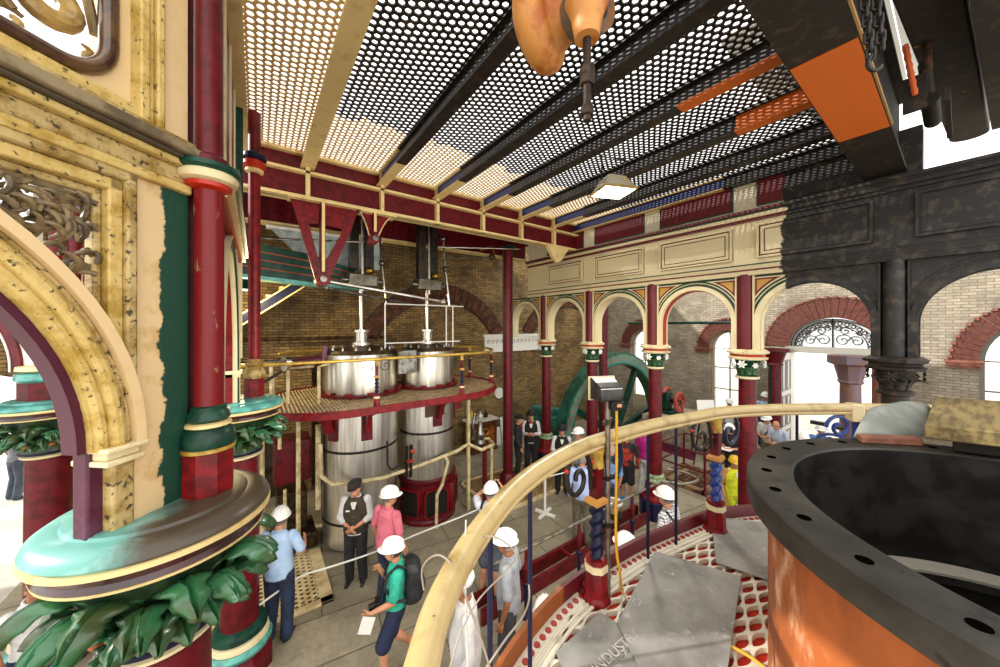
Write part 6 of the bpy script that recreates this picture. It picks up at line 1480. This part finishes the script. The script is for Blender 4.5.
def place_later(): pass
front = {'l': ((-.25, .02, 1.13), (-.06, .20, 1.06)), 'r': ((.25, .02, 1.13), (.06, .19, 1.04))}
photo = {'l': ((-.30, .16, 1.42), (-.10, .28, 1.60)), 'r': ((.30, .16, 1.42), (.10, .28, 1.60))}
hold = {'l': ((-.24, .04, 1.12), (-.10, .26, 1.18)), 'r': ((.24, .04, 1.12), (.10, .26, 1.18))}
walk = {'l': ((-.09, .16, .50), (-.10, .14, .09)), 'r': ((.10, .06, .50), (.11, -.30, .22))}
def camera_in_hands(root, U, J, Hd):
    c = (J['wrl'] + J['wrr'])/2 + Vector((0, .05, .02)); part('camera', MB().box(c, (.13, .06, .09)).cyl(c, c + Vector((0, .10, 0)), .035, n=14), m_black, root, bevel=.006)
def apply_vest_bits(root, U, J, Hd):
    part('wrist_watch', MB().lathe(J['wrr'] + (J['elr']-J['wrr'])*.12, [(.034, -.012), (.034, .012)], 12), m_black, root)
    part('name_badge', MB().box(U((.09, .156, 1.30)), (.06, .006, .025)), m_white, root)
def neckerchief(root, U, J, Hd): part('neckerchief', MB().ball(U((0, .085, 1.45)), .05, 10, 8, (1.1, .5, .7)).ball(U((0, .12, 1.38)), .035, 8, 6, (.8, .5, 1.4)), m_scarlet, root)
jeans = cloth('jeans', '#24324f', '#1a2438'); blk = cloth('black trousers', '#17161a', '#222024'); dkg = cloth('dark grey trousers', '#2e2f34', '#3b3c40')
wsh = cloth('white shirt', '#d2d0ce', '#bfbdbd'); blueshirt = cloth('pale blue polo', '#a9c4e2', '#93b0d2'); pinkp = cloth('pink polo', '#d56f80', '#c45c70')
turq = cloth('turquoise tee', '#2fae92', '#238f78'); navy_ = cloth('navy shorts', '#1b2444', '#141b35'); greyt = cloth('grey marl tee', '#9ea2a8', '#888c93'); vestb = cloth('brown waistcoat', '#3d3326', '#2e261b'); vestk = cloth('black waistcoat', '#161519', '#1f1d22')
khaki = cloth('khaki trousers', '#6d6352', '#5a5142'); wtr = cloth('white trousers', '#dcdad6', '#c9c7c4'); mag = cloth('magenta top', '#c2268e', '#a81d7a'); denim = cloth('denim blue shirt', '#6f92c0', '#5a7cab'); chk = check('checked shirt', '#e4e3e2', '#3a3a42', 26); strp = stripe('striped shirt', '#cfd2da', '#8b8fa8', 22)

def p1x(root, U, J, Hd): pass
person('man in light blue polo shirt, jeans and white helmet, seen from behind', 279, 4.6, -8, blueshirt, jeans, H=1.76, near=True, turn=8, arms={'l': ((-.28, .02, 1.14), (-.17, .26, 1.10)), 'r': ((.30, .0, 1.17), (.22, .26, 1.16))}, belly=.03)
person('man in flat cap, white shirt and dark waistcoat, hands clasped before the larger cylinder', 356, 5.6, 172, wsh, blk, hat='flat', H=1.72, near=True, arms=front, sleeve='rolled', vest=vestb, turn=-12, belly=.02, extras=apply_vest_bits, hair='#3a322c')
person('man in pink polo shirt and white helmet, behind the woman with the rucksack', 388, 5.15, 28, pinkp, jeans, H=1.78, near=True, turn=-35, belly=.06, arms={'l': ((-.27, -.02, 1.13), (-.27, .05, .88)), 'r': ((.27, -.02, 1.13), (.26, .08, .90))}, shoe='#7a5a3c')
def woman_x(root, U, J, Hd):
    part('spectacles', MB().tube([Hd((.034*cos(a)+.036, .105, .012 + .022*sin(a))) for a in [i*pi/6 for i in range(12)]], .004, 5, True).tube([Hd((.034*cos(a)-.036, .105, .012 + .022*sin(a))) for a in [i*pi/6 for i in range(12)]], .004, 5, True), m_black, root)
    c = U((-.02, .22, 1.0)); part('camera', MB().box(c, (.14, .07, .1)).cyl(c, c + Vector((0, .1, -.03)), .04, n=12), m_black, root, bevel=.006)
    part('neck_strap', MB().tube([U((-.07, .02, 1.47)), U((-.06, .14, 1.3)), c + Vector((-.05, -.02, .05))], .008, 5).tube([U((.07, .02, 1.47)), U((.06, .14, 1.3)), c + Vector((.05, -.02, .05))], .008, 5), m_black, root)
    part('leaflet', MB().box(J['wrl'] + Vector((-.02, .06, -.12)), (.01, .15, .2), Matrix.Rotation(.3, 3, 'X')), m_white, root)
person('woman in turquoise tee and navy shorts with black rucksack and white helmet, walking left', 396, 4.1, 252, turq, navy_, H=1.68, near=True, turn=-12, legs=walk, shorts=True, pack='big', arms={'l': ((-.25, .04, 1.14), (-.12, .28, .98)), 'r': ((.20, .12, 1.16), (.06, .20, 1.38))}, extras=woman_x, hair='#3a2a22', shoe='#1a1918')
person('man in white shirt and white cap close under the gallery handrail', 466, 3.42, 262, wsh, cloth('denim trousers', '#4a5a78', '#3a4863'), hat='whitecap', H=1.78, near=True, sleeve='long', belly=.05, skin=m_skin2, hair='#5a544e')
person('man in white tee and grey shorts with black backpack, raising a camera', 490, 5.3, 18, cloth('white tee', '#dfe2e8', '#c6cad4'), cloth('grey shorts', '#5b5f69', '#4a4e58'), H=1.78, near=True, arms=photo, shorts=True, pack='small', extras=camera_in_hands)
person('man in grey tee, dark trousers and white helmet, turned left beside the near kerb', 509, 4.08, 285, greyt, dkg, H=1.78, near=True, belly=.03, skin=m_skin2, arms={'l': ((-.27, -.05, 1.13), (-.26, .02, .88)), 'r': ((.27, -.05, 1.13), (.24, .05, .89))}, hair='#8d8780')
person('white helmeted man just below the worn orange kerb, only his helmet showing', 546, 3.1, 10, dkg, dkg, H=1.72)
person('man in grey jumper and white helmet below the kerb, left of the checked shirt', 629, 4.05, 330, cloth('grey jumper', '#7d7b7c', '#66656a'), dkg, H=1.74)
person('man in checked shirt and white helmet with a dark shoulder strap, below the gallery', 668, 5.1, 320, chk, dkg, H=1.80, near=True, turn=-8, belly=.04, extras=lambda root, U, J, Hd: part('bag_strap', MB().tube([U((-.12, -.02, 1.47)), U((-.1, -.115, 1.38)), U((.02, -.14, 1.2)), U((.17, -.09, 1.0))], .016, 6), m_black, root))
person('man in black cap and black clothes beside the free maroon post, facing right', 518, 9.5, 95, cloth('black shirt', '#1d1b1f', '#262428'), blk, hat='cap', sleeve='long', H=1.76, extras=neckerchief)
person('man in black hat, white shirt, waistcoat and red neckerchief by the back column', 531, 9.75, 185, wsh, blk, hat='bowler', sleeve='long', vest=vestk, arms=hold, H=1.80, extras=neckerchief)
person('man in bowler hat, white shirt and black waistcoat, left of the striped shirt', 562, 8.6, 190, wsh, blk, hat='bowler', sleeve='long', vest=vestk, H=1.72, arms=front)
person('man in striped shirt and white helmet, facing left above the gallery handrail', 580, 8.3, 262, strp, khaki, H=1.74)
person('man in light blue shirt and khaki trousers behind the handrail scroll, back turned', 582, 6.6, 15, cloth('light blue shirt', '#a9b9de', '#8fa2cc'), khaki, hat=None, sleeve='long', H=1.74, lean=8, hair='#7d756c', belly=.03)
person('man in black bowler beside the pole, half hidden behind the gallery handrail', 616, 8.9, 180, wsh, blk, hat='bowler', vest=vestk, sleeve='long', H=1.76)
person('person in black jacket with orange panels, black shorts and bright blue shoes', 627, 8.2, 215, cloth('black jacket', '#1b1a1d', '#c23a22', 3.0), blk, hat='whitecap', shorts=True, H=1.70, shoe='#1f7fb8', sleeve='long')
person('person in bright magenta top and white trousers beside the nearest flowered column', 645, 8.5, 60, mag, wtr, H=1.74, skin=m_skin)
person('person in denim blue shirt bending forward behind the pole and yellow cable', 609, 7.2, 30, denim, cloth('dark jeans', '#2c3a58', '#202b44'), hat=None, lean=24, H=1.70, arms={'l': ((-.22, .12, 1.1), (-.16, .22, .86)), 'r': ((.22, .12, 1.1), (.16, .22, .86))}, hair='#a8927a')
person('distant person in white helmet standing by the beige windowed door', 729, 11.6, 190, wsh, dkg, H=1.74)
person('person in black top and white helmet stooping over papers, framed by the right scroll', 733, 8.9, 235, cloth('black top', '#202024', '#2c2c31'), blk, lean=16, H=1.74, arms=hold, extras=lambda root, U, J, Hd: part('paper', MB().box((J['wrl']+J['wrr'])/2 + Vector((0, .08, .0)), (.26, .3, .012)), m_white, root))
person('person in yellow helmet and yellow high visibility vest behind the nearest maroon column', 734, 6.9, 185, cloth('orange sleeve', '#b58a5a', '#a07848'), cloth('hi vis trousers', '#c8cf1e', '#9fa81a'), hat='yellow', vest=cloth('hi vis yellow', '#d6dc22', '#b9c01c'), H=1.60)
person('man in white shirt and white helmet leaning beside the porch post, bag strap across', 769, 9.7, 240, wsh, khaki, lean=10, H=1.74, arms=hold, extras=lambda root, U, J, Hd: part('bag_strap', MB().tube([U((-.12, .0, 1.47)), U((-.05, .12, 1.3)), U((.1, .14, 1.1)), U((.18, .02, .98))], .016, 6), m_black, root))
person('bald man in pale blue shirt stooping beside the porch post', 781, 9.3, 250, cloth('very pale blue shirt', '#c5d2e6', '#aebfd8'), khaki, hat=None, hair=None, lean=16, H=1.70, arms=hold)
person('far person in pale blue and white helmet standing on the stone step', 765, 10.6, 200, cloth('pale blue jacket', '#a9c0dc', '#8ea8c8'), jeans, H=1.72, z0=.45)
person('person in white shirt and white helmet in the bright open doorway', 803, 8.0, 200, wsh, dkg, H=1.70)
person('person in bright blue shirt and white helmet in the bright open doorway', 821, 8.6, 215, cloth('bright blue shirt', '#5d83c4', '#4a6caa'), dkg, H=1.74, sleeve='long')
person('man in grey tee and grey trousers outside in the bright yard, back turned', 16, 8.3, 10, cloth('grey tee', '#777f8c', '#656d7a'), cloth('slate trousers', '#4b5566', '#3d4656'), hat=None, H=1.80, z0=0)
person('person in white top and navy trousers half hidden under the nearest leafy capital', 34, 3.5, 95, wsh, cloth('navy trousers', '#18234a', '#121a38'), hat=None, H=1.70, sleeve='short', skin=m_skin2, hair='#6b4630')
# ---------------------------------------------------------------- light, camera
w = bpy.data.worlds.new('overcast'); SC.world = w; w.use_nodes = True
bg = w.node_tree.nodes['Background']; bg.inputs[0].default_value = (1.0, .985, .96, 1); bg.inputs[1].default_value = 1.6
sun = bpy.data.lights.new('sun', 'SUN'); sun.energy = 2.8; sun.angle = radians(1.0); sun.color = (1, .97, .92)
so = bpy.data.objects.new('sun', sun); COL.objects.link(so)
so.rotation_euler = (cw(.75, .12, 0) + Vector((0, 0, -.38))).to_track_quat('-Z', 'Y').to_euler()
def lamp(name, kind, p, to, e, col, size=.2, spot=2.2):
    l = bpy.data.lights.new(name, kind); l.energy = e; l.color = col
    if kind == 'SPOT': l.spot_size = spot; l.spot_blend = .6; l.shadow_soft_size = size
    elif kind == 'AREA': l.size = size
    else: l.shadow_soft_size = size
    o = bpy.data.objects.new(name, l); COL.objects.link(o); o.location = p
    o.rotation_euler = (Vector(to) - Vector(p)).to_track_quat('-Z', 'Y').to_euler()
lamp('ceiling flood lamp', 'SPOT', fl + Vector((0, 0, -.16)), fl + Vector((0, 0, -3)), 260, (1, .95, .85), .25, 2.6)
lamp('assumed pole flood beam', 'SPOT', hc + MF @ Vector((0, .1, 0)), hc + MF @ Vector((-.5, 3, -.5)), 240, (1, .93, .8), .1, 2.4)  # floodlight assumed to be on; its beam is added to brighten the hall
lamp('assumed pendant light', 'POINT', (-.2, 8.4, 4.9), (0, 0, 0), 130, (1, .78, .42), .15)  # light of the assumed pendant, added for the warm glow on the wall
cam = bpy.data.cameras.new('camera'); cam.sensor_width = 36; cam.lens = FPX/1000*36; cam.shift_y = -(333.5-HZ)/1000
cam.clip_start = .05
co = bpy.data.objects.new('camera', cam); COL.objects.link(co); co.location = (0, 0, EYE); co.rotation_euler = (radians(90), 0, -YAW)
SC.camera = co
SC.view_settings.view_transform = 'Standard'; SC.view_settings.look = 'None'; SC.view_settings.gamma = 1
SC.view_settings.use_curve_mapping = False; SC.view_settings.exposure = 0.68
SC.cycles.use_denoising = True; SC.cycles.max_bounces = 8; SC.cycles.diffuse_bounces = 4; SC.cycles.transparent_max_bounces = 12
SC.cycles.caustics_reflective = False; SC.cycles.caustics_refractive = False; SC.cycles.sample_clamp_indirect = 6
